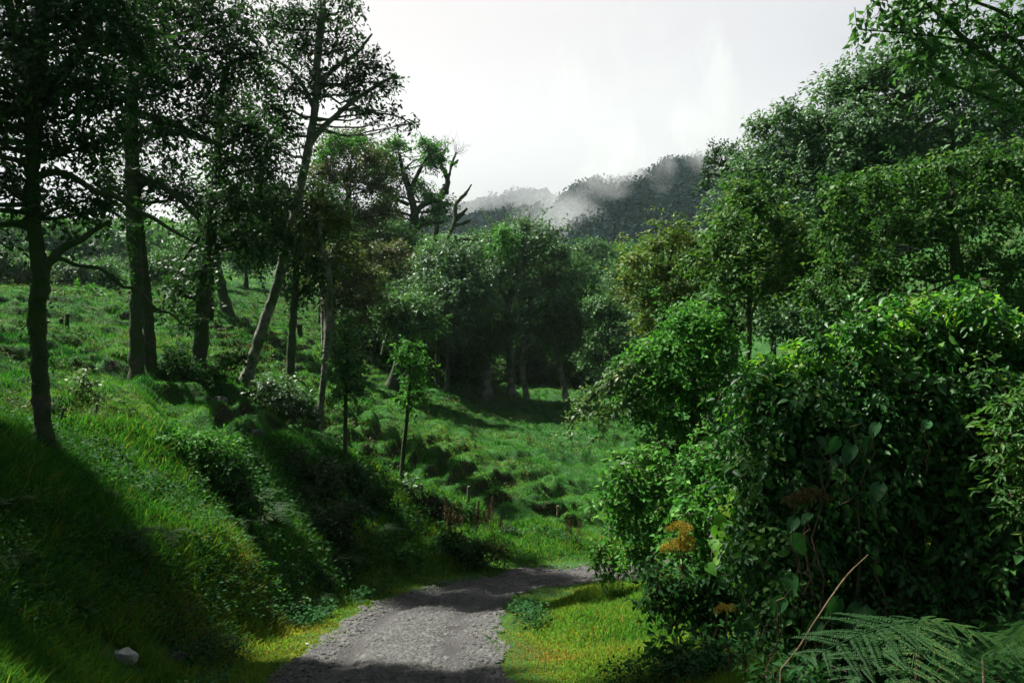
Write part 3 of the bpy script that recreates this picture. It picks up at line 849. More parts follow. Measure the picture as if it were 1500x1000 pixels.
make_tree('hillside_tree', 'small dark crooked tree standing against the sky at the left end of the great tree', 33,
          [(1075, 330, 4), (1070, 290, 3.6), (1062, 262, 3), (1055, 240, 2)], [(1050, 222, 13), (1072, 220, 12), (1042, 238, 11), (1062, 240, 12), (1084, 228, 9), (1035, 258, 9), (1030, 272, 9), (1082, 250, 10)], DK, M['bark'], 502, leaf=5, lai=2.0, subs=2, branches=[[(1066, 270, 2.2), (1050, 256, 1.8), (1038, 256, 1.2)]])
make_tree('hillside_tree', 'light-leaved tree with a thin straight dark trunk behind the vine mound', 18,
          [(1096, 560, 5), (1096, 500, 4.6), (1097, 450, 4.2), (1098, 400, 3.6), (1100, 350, 2.6), (1105, 300, 1.6)],
          [(1105, 300, 36), (1070, 330, 34), (1140, 330, 38), (1100, 360, 42), (1050, 365, 28), (1150, 380, 38), (1180, 340, 34), (1065, 405, 32), (1125, 415, 36), (1175, 420, 32), (1090, 430, 22), (1020, 380, 22), (1195, 385, 30), (1090, 275, 24)],
          M['canopy_leaf'], M['bark'], 503, leaf=7.5, lai=1.5, subs=6, tint0=.1, rough=.9, power=1.8, branches=[[(1097, 470, 2.4), (1110, 440, 2), (1130, 415, 1.6), (1150, 390, 1)], [(1098, 430, 2), (1075, 400, 1.6), (1055, 370, 1)]])
make_tree('hillside_tree', 'thick leafy tree with olive sprays, just above the top of the vine mound', 14,
          [(1420, 560, 12), (1415, 480, 11), (1405, 410, 9), (1395, 340, 7), (1390, 290, 4)],
          [(1230, 285, 34), (1280, 270, 36), (1330, 265, 38), (1385, 250, 42), (1440, 240, 46), (1495, 240, 46), (1250, 340, 42), (1310, 330, 46), (1375, 320, 48), (1440, 310, 50), (1500, 310, 50), (1225, 395, 38), (1290, 400, 44), (1360, 390, 46), (1430, 380, 48), (1495, 385, 50), (1240, 440, 32), (1210, 330, 26), (1190, 430, 30), (1300, 445, 36), (1470, 430, 40)],
          M['canopy_leaf'], M['bark'], 504, leaf=8.5, lai=1.8, subs=6, droop=.45, rough=.95, grow=1.05, power=1.7, lk=1.1)
make_tree('overhanging_tree', 'leafy branches reaching in at the upper right against the sky', 10,
          [(1640, 900, 30), (1620, 700, 27), (1600, 500, 24), (1580, 350, 20), (1575, 200, 15), (1570, 60, 10)],
          [(1290, 12, 22), (1310, 40, 18), (1350, 20, 30), (1330, 45, 24), (1400, 30, 34), (1365, 75, 30), (1420, 80, 30), (1460, 40, 36), (1500, 90, 34), (1340, 95, 24), (1390, 115, 28), (1500, 20, 40), (1440, 130, 24), (1270, 42, 10), (1255, 44, 7), (1470, 150, 22), (1500, 160, 22), (1330, 0, 24), (1380, -20, 40)],
          FO, M['bark'], 505, leaf=14, ratio=.5, lai=1.15, droop=.45, shape=LEAF5, power=1.9, subs=5, tint0=.1, limbs=False, twigs=True,
          branches=[[(1585, 260, 10), (1540, 165, 6), (1495, 120, 5), (1450, 85, 4.5), (1410, 55, 4), (1380, 25, 3), (1350, 0, 2)], [(1585, 290, 8), (1540, 210, 5), (1500, 175, 4), (1460, 150, 3), (1410, 130, 2), (1370, 115, 1.4)], [(1540, 165, 4), (1490, 60, 3), (1420, 60, 2.4), (1340, 50, 1.6), (1265, 44, 1)],
                    [(1575, 150, 5), (1520, 60, 4), (1470, 20, 3), (1420, 0, 2)], [(1500, 61, 3), (1440, 58, 2.4), (1400, 62, 1.6)]])
make_tree('hillside_tree', 'yellow-green tree at the edge of the valley, behind the weeping tree', 30,
          [(965, 560, 6), (968, 500, 5), (972, 450, 4.4), (978, 400, 3.4), (985, 360, 2)],
          [(960, 360, 24), (990, 345, 26), (930, 385, 24), (965, 400, 30), (1005, 385, 30), (920, 415, 20), (950, 440, 26), (990, 430, 28), (1030, 420, 26), (945, 470, 18), (1040, 380, 22), (1010, 355, 20)], YE, M['bark'], 506, leaf=6, lai=1.6, subs=6, tint0=.1, rough=.9, power=1.8)
make_tree('weeping_tree', 'bright green tree with a long arm drooping over the pasture, beside the vine mound', 14,
          [(1028, 800, 10), (1026, 740, 10), (1022, 680, 9), (1020, 620, 8), (1015, 560, 6), (1012, 510, 4), (1010, 470, 2)],
          [(1010, 470, 34), (1040, 480, 32), (980, 510, 36), (1030, 525, 40), (1060, 540, 30), (965, 560, 34), (1005, 570, 38), (1050, 590, 34), (955, 610, 28), (990, 625, 30), (1025, 640, 26), (1065, 630, 22), (1000, 680, 26), (1045, 690, 28), (975, 665, 22), (1070, 680, 24), (1060, 730, 24), (1010, 720, 20), (940, 520, 22), (915, 545, 20), (985, 480, 16), (1060, 495, 20), (1078, 560, 18), (925, 580, 22), (945, 650, 16)],
          FR, M['bark'], 507, leaf=8, ratio=.5, lai=2.2, subs=5, droop=.45, rough=.85, grow=1.12, tint0=.05, branches=[[(1020, 600, 4), (980, 560, 3.5), (930, 540, 3), (880, 570, 2.4), (850, 600, 1.6), (830, 630, 1)], [(1024, 690, 3), (1000, 700, 2), (985, 720, 1.2)], [(1027, 720, 2.6), (1045, 700, 2), (1062, 690, 1)]],
          extra_crowns=[([(930, 540, 26, -.2), (900, 560, 24, 0), (870, 580, 22, .1), (850, 600, 18, .1), (836, 622, 11, .1), (885, 600, 16, -.2), (880, 625, 10, -.2), (915, 590, 22, -.2), (878, 640, 6, -.2), (945, 525, 20, .1), (830, 634, 6, .1)], PA, 8.5)])
print('trees done')
# ------------------------------------------------------------------ grass
def slope_normal(x, y):
    e = .12
    zx = (height(x + e, y) - height(x - e, y)) / (2 * e)
    zy = (height(x, y + e) - height(x, y - e)) / (2 * e)
    return nrm(np.stack([-zx, -zy, np.ones_like(zx)], -1))


def blades(g, x, y, h, w, r, tint, lean=.45, two=False, clump=None):
    z = height(x, y) - .01
    n = len(x)
    d = rdirs(n, r) * lean
    d[:, 2] = 0
    nn = slope_normal(x, y)
    # long grass falls downhill a little
    up = nrm(np.array([0, 0, 1.0]) + nn * .25 + d)
    side = nrm(np.cross(up, rdirs(n, r)))
    b = np.stack([x, y, z], -1)
    h = h[:, None]
    w = w[:, None]
    if not two:
        v = np.stack([b - side * w, b + side * w, b + up * h], 1)
        g.add(v.reshape(-1, 3), np.arange(n * 3).reshape(n, 3), tint)
    else:
        bend = nrm(d + nn * np.array([1, 1, 0]) * .12 + r.normal(size=(n, 3)) * .45) * h * .5
        bend[:, 2] -= h[:, 0] * .12
        m = b + up * h * .6
        t = b + up * h * .95 + bend
        v = np.stack([b - side * w, b + side * w, m + side * w * .7, m - side * w * .7, t], 1)
        o = (np.arange(n) * 5)[:, None]
        g.add(v.reshape(-1, 3), np.array([[0, 1, 2, 3]]) + o, tint)
        k = g.n - n * 5
        g.f[3].append(np.array([[3, 2, 4]]) + o + k)
        g.t[3].append(np.broadcast_to(tint, (n,)).copy())


def fan(n, d0, d1, p0, p1, r, pw=0.0):
    d = d0 * (d1 / d0) ** (r.random(n) ** (1 + pw))
    px = r.uniform(p0, p1, n)
    return (px - CX) / F * d, d


r = np.random.default_rng(31)
# cropped pasture
x, y = fan(850000, 9, 95, -150, 1250, r)
pc = past_crest(x, y)
rd, hw = road_dist(x, y)
keep = (pc > r.uniform(-.3, .3, len(x))) & (rd > hw + .2) & (x < 9)
bare = n2(x, y, .8, 41) * .6 + n2(x, y, 2.2, 42) * .4
keep &= (bare < .70 + .12 * r.random(len(x)))
x, y = x[keep], y[keep]
s = np.clip(y / 26, .6, 2.6)
tint = np.clip(n2(x, y, .35, 43) * .65 + n2(x, y, 1.6, 44) * .35 + (n2(x, y, 4.2, 48) - .5) * .7 + r.normal(size=len(x)) * .20 - .06, 0, 1)
h = (.035 + .045 * n2(x, y, 1.4, 45)) * r.uniform(.6, 1.5, len(x)) * s ** .35
tus = sst(.66, .8, n2(x, y, 1.9, 47))
h = h * (1 + 1.6 * tus)
tint = np.clip(tint - .22 * tus, 0, 1)
g = Geo()
blades(g, x, y, h * 1.25, .0125 * s * r.uniform(.7, 1.3, len(x)), r, tint, .7)
tag(g.build('pasture_grass', M['pasture']), 'short green grass over the humpy pasture', kind='stuff')

# long grass of the verges, the left slope and the right clearing
x, y = fan(560000, 4.2, 27, -250, 1500, r)
pc = past_crest(x, y)
rd, hw = road_dist(x, y)
dens = sst(-.55, .40, rd - hw + (n2(x, y, 1.1, 51) - .5) * 1.1 + (n2(x, y, 3.5, 56) - .5) * .6)
keep = (pc < .6) & (r.random(len(x)) < dens) & (x < 5.5) & ~((x > 1.35) & (y < 6.4))
for (ra, rb, rc) in ((182, 958, 7.7), (258, 955, 8.4)):
    q = P(ra, rb, rc)
    keep &= np.hypot(x - q[0], y - q[1] + .12) > .24
# thin on the steep shaded bank face
nzz = slope_normal(x, y)[:, 2]
keep &= r.random(len(x)) < sst(.35, .8, nzz) + .25
x, y, rd, hw = x[keep], y[keep], rd[keep], hw[keep]
e = rd - hw
patch = n2(x, y, .5, 52) * .55 + n2(x, y, 1.7, 53) * .45
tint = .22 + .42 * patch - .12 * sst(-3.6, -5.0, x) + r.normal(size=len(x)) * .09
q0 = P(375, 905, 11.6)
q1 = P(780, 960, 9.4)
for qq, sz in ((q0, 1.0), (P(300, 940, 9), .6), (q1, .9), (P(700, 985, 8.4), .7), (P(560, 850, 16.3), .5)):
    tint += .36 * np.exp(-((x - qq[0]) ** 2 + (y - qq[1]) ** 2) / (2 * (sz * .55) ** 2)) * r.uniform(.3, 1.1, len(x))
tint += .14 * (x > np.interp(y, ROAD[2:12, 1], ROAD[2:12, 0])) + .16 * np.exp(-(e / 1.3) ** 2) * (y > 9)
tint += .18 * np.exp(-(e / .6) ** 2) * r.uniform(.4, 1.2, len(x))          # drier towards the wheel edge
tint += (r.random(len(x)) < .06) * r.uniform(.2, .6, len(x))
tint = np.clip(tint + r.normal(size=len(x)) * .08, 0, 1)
long_ = sst(.2, 1.6, e)
right = x > np.interp(y, ROAD[2:12, 1], ROAD[2:12, 0])
h = (.045 + .17 * long_ * (.5 + .9 * n2(x, y, .9, 54))) * r.uniform(.55, 1.35, len(x)) * np.where(right, .55, 1.0)
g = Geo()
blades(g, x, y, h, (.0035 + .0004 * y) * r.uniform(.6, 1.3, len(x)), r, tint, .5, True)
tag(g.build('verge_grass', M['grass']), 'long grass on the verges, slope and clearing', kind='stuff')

# loose gravel on the road
x, y = fan(160000, 3.6, 22, 150, 1000, r, .3)
rd, hw = road_dist(x, y)
trk = np.exp(-((rd / hw - .55) / .17) ** 2)
keep = (rd < hw * .98 + .25 * n2(x, y, 2.2, 64)) & (r.random(len(x)) > .97 * trk) & (r.random(len(x)) < (.25 + .75 * n2(x, y, 1.2, 61)) * (1.25 - rd / hw * .45))
x, y = x[keep], y[keep]
n = len(x)
s = .008 + .028 * r.random(n) ** 5 + .0006 * y
s *= np.where(r.random(n) < .006, 2.2, 1)
oc = np.array([(1, 0, 0), (0, 1, 0), (-1, 0, 0), (0, -1, 0), (0, 0, .7), (.7, .7, .25), (-.7, .7, .2), (-.7, -.7, .3), (.7, -.7, .2)], float)
of = np.array([(0, 5, 4), (5, 1, 4), (1, 6, 4), (6, 2, 4), (2, 7, 4), (7, 3, 4), (3, 8, 4), (8, 0, 4)])
th = r.uniform(0, 6.28, n)
v = oc[None] * (1 + r.normal(size=(n, 9, 3)) * .22) * s[:, None, None]
c_, s_ = np.cos(th)[:, None], np.sin(th)[:, None]
v = np.stack([v[..., 0] * c_ - v[..., 1] * s_, v[..., 0] * s_ + v[..., 1] * c_, v[..., 2]], -1)
v += np.stack([x, y, height(x, y) + .047], -1)[:, None]
g = Geo()
g.add(v.reshape(-1, 3), (of[None] + (np.arange(n) * 9)[:, None, None]).reshape(-1, 3), np.repeat(r.random(n) ** 2.2, 8))
tag(g.build('gravel', M['gravel']), 'loose stones scattered over the track', kind='stuff')

# small broad-leaved herbs among the grass of the clearing, the verges and the bank face
x, y = fan(26000, 5.5, 24, -100, 1150, r)
pc = past_crest(x, y)
rd, hw = road_dist(x, y)
nzz = slope_normal(x, y)[:, 2]
herb = n2(x, y, .8, 71)
keep = (pc < .3) & (rd > hw + .35) & (x < 5) & ((herb > .60) | (nzz < .72)) & ((x < np.interp(y, ROAD[2:12, 1], ROAD[2:12, 0])) | (herb > .72))
x, y = x[keep], y[keep]
n = len(x)
per = 7
base = np.stack([x, y, height(x, y)], -1)
hh = r.uniform(.04, .28, (n, per, 1))
u = rdirs(n * per, r).reshape(n, per, 3) * np.array([1, 1, .3])
pos = base[:, None] + u * .09 + np.array([0, 0, 1.0]) * hh
ll = (.035 + .05 * r.random(n * per)) * np.repeat(np.clip(y / 11, .7, 1.7), per)
g = Geo()
put_leaves(g, LEAF4, pos.reshape(-1, 3), (u + np.array([0, 0, .1])).reshape(-1, 3), np.array([0, 0, .8]) + rdirs(n * per, r) * .6, ll, ll * .62, np.repeat(r.random(n), per) * .6 + r.random(n * per) * .3)
tag(g.build('herb_leaves', M['shrub_leaf']), 'low leafy herbs growing through the grass and down the bank', kind='stuff')


# dark rushes and weeds dotted over the pasture
x, y = fan(9000, 12, 70, -150, 1000, r)
keep = (past_crest(x, y) > .3) & (x < 6) & (n2(x, y, .45, 73) > .56)
x, y = x[keep], y[keep]
n, per = len(x), 16
base = np.stack([x, y, height(x, y)], -1)
u = rdirs(n * per, r).reshape(n, per, 3) * np.array([1, 1, .4])
pos = base[:, None] + u * r.uniform(.05, .2, (n, 1, 1)) + np.array([0, 0, 1.0]) * r.uniform(.02, .2, (n, per, 1)) * r.uniform(.4, 1.5, (n, 1, 1))
ll = .07 * r.uniform(.6, 1.5, n * per) * np.repeat(np.clip(y / 28, .6, 1.8), per)
g = Geo()
put_leaves(g, LEAF4, pos.reshape(-1, 3), (u + np.array([0, 0, .5])).reshape(-1, 3), rdirs(n * per, r) + np.array([0, 0, .5]), ll, ll * .45, np.repeat(r.random(n), per) * .7 + r.random(n * per) * .3)
tag(g.build('pasture_weeds', M['olive_leaf']), 'rough dark weeds dotted over the pasture', kind='stuff')

# ------------------------------------------------------------------ shrubs
def shrub(name, label, d, lobes, mat, seed, leaf=9, ratio=.5, lai=2.6, shape=LEAF4, cat='shrub', droop=.35, power=3.0, stem=True, **kw):
    r = np.random.default_rng(seed)
    b = max(lobes, key=lambda q: q[1])
    bp = P(b[0], b[1], d)
    base = np.array([bp[0], bp[1], G(bp[0], bp[1])])
    root = thing(name, label, cat, base)
    lg, tg = Geo(), Geo()
    for lb in lobes:
        px, py, rp = lb[:3]
        dd = d + (lb[3] if len(lb) > 3 else 0)
        c = P(px, py, dd)
        rad = rp * dd / F
        pos = lobe_leaves(lg, c, np.array([rad, rad, rad * .9]), r, leaf * d / F, ratio, lai, 8, droop, .6, shape, power, under=.8, twig=tg, **kw)
        if stem:
            for q in range(5):
                tg_ = pos[int(r.integers(len(pos)))]
                st_ = c + r.normal(size=3) * rad * .25 - np.array([0, 0, rad * .8])
                limb(tg, st_, tg_, .010, .003, r, .12, 6, 4)
    lg.build('foliage', mat, root, base)
    tg.build('stems', M['twig'], root, base)
    return root


SH, FRs = M['shrub_leaf'], M['fresh_leaf']
shrub('shrub', 'bright little bush with pale tips in front of the twin-stemmed tree', 14, [(128, 565, 20), (118, 590, 20), (140, 590, 18), (128, 608, 14), (125, 545, 10)], M['pale_leaf'], 601, leaf=9, lai=2.0)
shrub('shrub', 'rounded lit bush at the top of the left pasture', 40, [(120, 432, 16), (138, 430, 15), (110, 440, 13), (150, 438, 10), (130, 445, 14)], FRs, 602, leaf=5)
shrub('shrub', 'small pale bush just right of the rounded lit bush', 37, [(160, 450, 11), (172, 452, 10), (150, 455, 9)], M['pale_leaf'], 603, leaf=5)
shrub('shrub', 'dark grey-leaved thicket spreading right from the foot of the leaning tree', 22.5, [(395, 565, 22), (420, 575, 24), (445, 590, 22), (410, 590, 20), (440, 605, 16), (380, 580, 14), (460, 608, 12)], M['grey_leaf'], 604, leaf=7)
shrub('shrub', 'dark brambles at the foot of the slim dark-stemmed tree', 21, [(255, 520, 20), (270, 540, 22), (240, 540, 18), (300, 545, 20), (315, 555, 18), (330, 530, 18), (350, 525, 14)], SH, 605, leaf=6)
shrub('shrub', 'dark low bush hiding two grey stumps in the left pasture', 24, [(90, 495, 20), (115, 500, 20), (75, 510, 16), (105, 515, 18)], SH, 606, leaf=6)
shrub('shrub', 'dark shrub right beside the lit grassy bank top, under the bright little bush', 12, [(150, 660, 22), (165, 690, 24), (140, 650, 14), (185, 700, 20)], SH, 607, leaf=9)
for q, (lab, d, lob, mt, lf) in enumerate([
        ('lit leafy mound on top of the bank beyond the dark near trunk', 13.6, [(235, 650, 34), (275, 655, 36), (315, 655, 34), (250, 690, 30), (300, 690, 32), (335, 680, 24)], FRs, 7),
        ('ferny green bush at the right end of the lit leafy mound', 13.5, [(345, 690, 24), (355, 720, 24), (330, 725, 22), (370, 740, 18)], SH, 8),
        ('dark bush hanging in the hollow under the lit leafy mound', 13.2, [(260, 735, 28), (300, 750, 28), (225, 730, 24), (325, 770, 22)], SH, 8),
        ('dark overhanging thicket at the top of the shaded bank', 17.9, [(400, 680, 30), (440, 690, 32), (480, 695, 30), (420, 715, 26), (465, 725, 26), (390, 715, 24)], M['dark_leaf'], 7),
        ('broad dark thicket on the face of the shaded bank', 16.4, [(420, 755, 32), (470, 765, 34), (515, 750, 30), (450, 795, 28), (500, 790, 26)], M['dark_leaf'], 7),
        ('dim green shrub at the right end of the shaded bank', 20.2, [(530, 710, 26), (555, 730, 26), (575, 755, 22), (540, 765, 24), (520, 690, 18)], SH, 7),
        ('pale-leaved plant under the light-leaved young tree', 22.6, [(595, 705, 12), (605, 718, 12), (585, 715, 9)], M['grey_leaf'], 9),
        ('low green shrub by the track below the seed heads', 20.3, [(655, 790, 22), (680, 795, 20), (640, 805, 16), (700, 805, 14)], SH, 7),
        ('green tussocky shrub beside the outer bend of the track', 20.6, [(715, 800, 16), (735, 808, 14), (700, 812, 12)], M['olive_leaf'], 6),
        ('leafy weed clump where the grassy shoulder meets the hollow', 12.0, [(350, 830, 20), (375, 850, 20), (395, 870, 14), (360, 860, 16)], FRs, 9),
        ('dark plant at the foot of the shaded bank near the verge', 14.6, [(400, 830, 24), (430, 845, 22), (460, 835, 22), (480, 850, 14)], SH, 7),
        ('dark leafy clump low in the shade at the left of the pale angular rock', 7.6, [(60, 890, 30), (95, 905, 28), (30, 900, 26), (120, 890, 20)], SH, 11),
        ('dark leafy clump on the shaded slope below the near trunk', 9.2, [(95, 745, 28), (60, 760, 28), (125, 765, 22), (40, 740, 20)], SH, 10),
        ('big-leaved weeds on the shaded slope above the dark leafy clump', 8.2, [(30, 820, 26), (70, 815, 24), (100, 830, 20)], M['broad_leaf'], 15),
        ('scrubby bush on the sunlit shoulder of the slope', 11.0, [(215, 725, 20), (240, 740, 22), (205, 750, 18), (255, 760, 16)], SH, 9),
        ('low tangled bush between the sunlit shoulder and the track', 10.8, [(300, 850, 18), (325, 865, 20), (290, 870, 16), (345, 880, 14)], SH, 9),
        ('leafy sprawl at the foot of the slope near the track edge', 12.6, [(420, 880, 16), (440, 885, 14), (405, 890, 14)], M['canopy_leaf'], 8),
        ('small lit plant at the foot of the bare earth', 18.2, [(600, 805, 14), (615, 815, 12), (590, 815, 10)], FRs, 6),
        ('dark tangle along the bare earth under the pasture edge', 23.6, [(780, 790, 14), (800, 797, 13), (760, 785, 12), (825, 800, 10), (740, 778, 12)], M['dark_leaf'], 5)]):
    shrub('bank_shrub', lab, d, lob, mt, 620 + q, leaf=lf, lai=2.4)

shrub('leafy_bush', 'tall light-green bush column between the weeping tree and the clearing', 12.6,
      [(905, 700, 26), (930, 680, 26), (955, 670, 28), (895, 735, 26), (930, 730, 32), (965, 720, 32), (915, 770, 28), (950, 775, 30), (985, 760, 26), (1000, 720, 26), (935, 815, 26), (970, 810, 26)], FRs, 651, leaf=10, lai=2.2, tint0=.15)
shrub('leafy_bush', 'small bright bush at the inner bend of the track', 15.2, [(880, 800, 15), (895, 815, 17), (875, 825, 14), (905, 835, 15), (890, 790, 10), (885, 845, 10), (915, 810, 12)], FRs, 652, leaf=9, lai=2.2, tint0=.2)
shrub('leafy_bush', 'dark glossy bush under the orange flowers', 8.35, [(960, 850, 30), (1000, 860, 34), (1040, 850, 34), (985, 890, 28), (1030, 900, 32), (1060, 920, 30), (950, 880, 18), (1050, 880, 30), (1080, 880, 30)], SH, 653, leaf=13, lai=2.2, shape=LEAF5)
shrub('leafy_bush', 'leafy bush behind the orange flowers and bright vine', 10.4, [(1010, 740, 28), (1040, 720, 30), (1060, 760, 34), (1020, 790, 30), (1060, 810, 32), (985, 800, 24), (1080, 720, 28), (1000, 820, 26), (1040, 840, 28)], FRs, 654, leaf=12, lai=2.2, shape=LEAF5)
shrub('leafy_bush', 'dim bush filling the gap between the weeping tree trunk and the mound', 11.5, [(1040, 660, 34), (1070, 690, 36), (1030, 700, 30), (1080, 640, 30), (1010, 690, 26), (1060, 730, 30)], FRs, 656, leaf=10, lai=2.4)
shrub('leafy_bush', 'low leafy bush spilling onto the lower edge of the clearing', 7.6, [(980, 960, 40), (1030, 960, 44), (1075, 980, 44), (1000, 1005, 40), (1110, 1000, 40), (1050, 1020, 40)], SH, 655, leaf=15, lai=1.9, shape=LEAF5)

shrub('leafy_bush', 'dim tangle of leaves filling the ground under the mound behind the large fern', 5.6, [(1220, 960, 60), (1300, 950, 66), (1380, 950, 66), (1450, 960, 66), (1510, 940, 66), (1260, 1010, 60), (1400, 1000, 60), (1500, 1010, 66), (1500, 1010, 80, -1), (1400, 1030, 80, -1), (1200, 1030, 70, -.8), (1130, 1010, 50, -.3)], SH, 657, leaf=16, lai=2.2, shape=LEAF5, stem=False)

# --- the great mound of climbing leaves
root_p = on_ground(1270, 980, 6.6)
mound = thing('vine_mound', 'huge mound of glossy climbing leaves, sunlit along its top', 'vine', root_p)
r = np.random.default_rng(660)
lg, tg = Geo(), Geo()
for (px, py, rp, d) in [(1140, 566, 58, 6.6), (1200, 552, 60, 6.7), (1262, 538, 64, 6.8), (1320, 505, 74, 6.9), (1385, 495, 70, 6.9), (1440, 515, 66, 6.8), (1495, 540, 60, 6.7), (1120, 600, 58, 6.4), (1180, 610, 80, 6.5), (1260, 610, 90, 6.6), (1350, 600, 90, 6.6),
                        (1430, 610, 90, 6.5), (1510, 620, 70, 6.3), (1105, 670, 50, 6.4), (1110, 740, 50, 6.3), (1170, 700, 90, 6.5), (1270, 710, 110, 6.7), (1390, 710, 110, 6.6), (1490, 720, 90, 6.2), (1120, 820, 56, 6.2), (1190, 810, 90, 6.4), (1300, 830, 110, 6.6), (1420, 830, 110, 6.4),
                        (1510, 830, 80, 6.0), (1140, 900, 60, 6.0), (1220, 920, 90, 6.2), (1340, 940, 110, 6.3), (1460, 940, 100, 6.0), (1570, 560, 90, 6.5), (1590, 700, 120, 6.3), (1590, 860, 130, 6.0)]:
    rad = rp * d / F
    lobe_leaves(lg, P(px, py, d), np.array([rad, rad * 1.1, rad * .95]), r, .064, .54, 1.9, 7, .75, .6, LEAF9, 2.8, None, -.05, .9, .9, .62, tg)
    lobe_leaves(lg, P(px, py, d), np.array([rad, rad * 1.1, rad * .95]) * 1.04, r, .092, .6, .45, 5, .75, .6, LEAF9, 3.2, None, -.05, .9, .9, .62, tg)
for k in range(46):
    # shoots that break the outline of the mound
    px = r.uniform(1080, 1500)
    py = np.interp(px, [1080, 1110, 1200, 1300, 1400, 1450, 1500], [615, 540, 498, 450, 422, 440, 470]) + r.uniform(0, 26)
    rad = r.uniform(9, 20) * 6.5 / F
    lobe_leaves(lg, P(px, py, 6.5 + r.uniform(-.5, .5)), np.array([rad, rad, rad * r.uniform(.6, 1.5)]), r, .07, .5, 1.4, 6, .3, .6, LEAF9, 1.6, None, .1, .9, .9, .8, tg)
for q in range(26):
    a = root_p + np.array([r.uniform(-.5, 1.2), r.uniform(.1, .7), 0]) - np.array([0, 0, .1])
    b = P(r.uniform(1110, 1500), r.uniform(520, 800), r.uniform(6.2, 7.0))
    limb(tg, a, b, .022, .008, r, .1, 8, 5)
cg = Geo()
for (px, py, rp, d) in [(1105, 690, 46, 6.1), (1120, 790, 44, 6.0), (1400, 570, 60, 6.2), (1450, 650, 56, 6.1), (1190, 590, 50, 6.2), (1300, 560, 44, 6.3), (1340, 660, 46, 6.2), (1150, 870, 40, 5.8)]:
    rad = rp * d / F
    lobe_leaves(cg, P(px, py, d), np.array([rad, rad, rad]), r, .06, .75, .9, 6, .5, .6, LEAF9, 1.8, None, 0, 1, .8, .8)
cg.build('creeper', M['canopy_leaf'], mound, root_p)
# lime leaves along the mound top, sunlight put into their yellower colour
yg = Geo()
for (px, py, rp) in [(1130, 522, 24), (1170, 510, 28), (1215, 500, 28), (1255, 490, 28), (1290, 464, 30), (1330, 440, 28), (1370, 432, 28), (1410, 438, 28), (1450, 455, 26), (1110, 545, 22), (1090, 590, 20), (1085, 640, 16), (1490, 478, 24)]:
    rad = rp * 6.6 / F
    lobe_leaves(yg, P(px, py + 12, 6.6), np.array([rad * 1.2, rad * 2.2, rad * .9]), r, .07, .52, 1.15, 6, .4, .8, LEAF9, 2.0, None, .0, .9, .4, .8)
lg.build('foliage', M['vine_leaf'], mound, root_p)
yg.build('sunlit_leaves', M['bright_leaf'], mound, root_p)
tg.build('stems', M['twig'], mound, root_p)
shrub('leafy_bush', 'pale-tipped leafy bush at the right edge below the mound top', 5.4, [(1480, 640, 44), (1500, 690, 46), (1470, 600, 26), (1510, 600, 40), (1520, 740, 40)], M['canopy_leaf'], 661, leaf=17, ratio=.36, lai=1.6, shape=LEAF9, stem=False)


# --- bright hanging vine, broad leaves, flowers, ferns, stick
def leaf_list(mat, name, parent, base, items, d, shape=LEAF9, seed=0, ratio=.8, droop=-.6):
    """Single large leaves given by (px, py, length px); each a leaf of its own."""
    r = np.random.default_rng(seed)
    for (px, py, lp) in items:
        g = Geo()
        dd = d + r.uniform(-.12, .12)
        L = lp * dd / F
        dr = np.array([[r.uniform(-.8, .8), -.35 + r.uniform(-.2, .2), droop + r.uniform(-.3, .3)]])
        nn = np.array([[r.uniform(-.6, .6), -.6, r.uniform(.4, 1.1)]])
        put_leaves(g, shape, P(px, py, dd)[None] - nrm(dr) * L * .5, dr, nn, L, L * ratio, r.random(1))
        g.build(name, mat, parent, base, len(shape[0]) > 20)


bp = on_ground(1062, 880, 8.4)
vr = thing('climbing_vine', 'strip of heart-shaped yellow-green leaves hanging by the orange flowers', 'vine', bp)
g = Geo()
q, rr = px_line([(1050, 860, 1.5), (1043, 815, 1.4), (1050, 780, 1.3), (1062, 750, 1.2), (1078, 722, .8)], 8.4)
tube(g, q, rr, 4)
g.build('stem', M['twig'], vr, bp)
leaf_list(M['bright_leaf'], 'leaf', vr, bp, [(1078, 724, 22), (1068, 732, 24), (1086, 738, 20), (1062, 748, 24), (1076, 752, 22), (1056, 764, 26), (1068, 770, 22), (1048, 780, 24), (1060, 788, 28), (1046, 797, 22), (1054, 806, 28), (1066, 800, 20), (1042, 833, 24), (1030, 848, 14), (1050, 822, 18)], 8.3, seed=71)

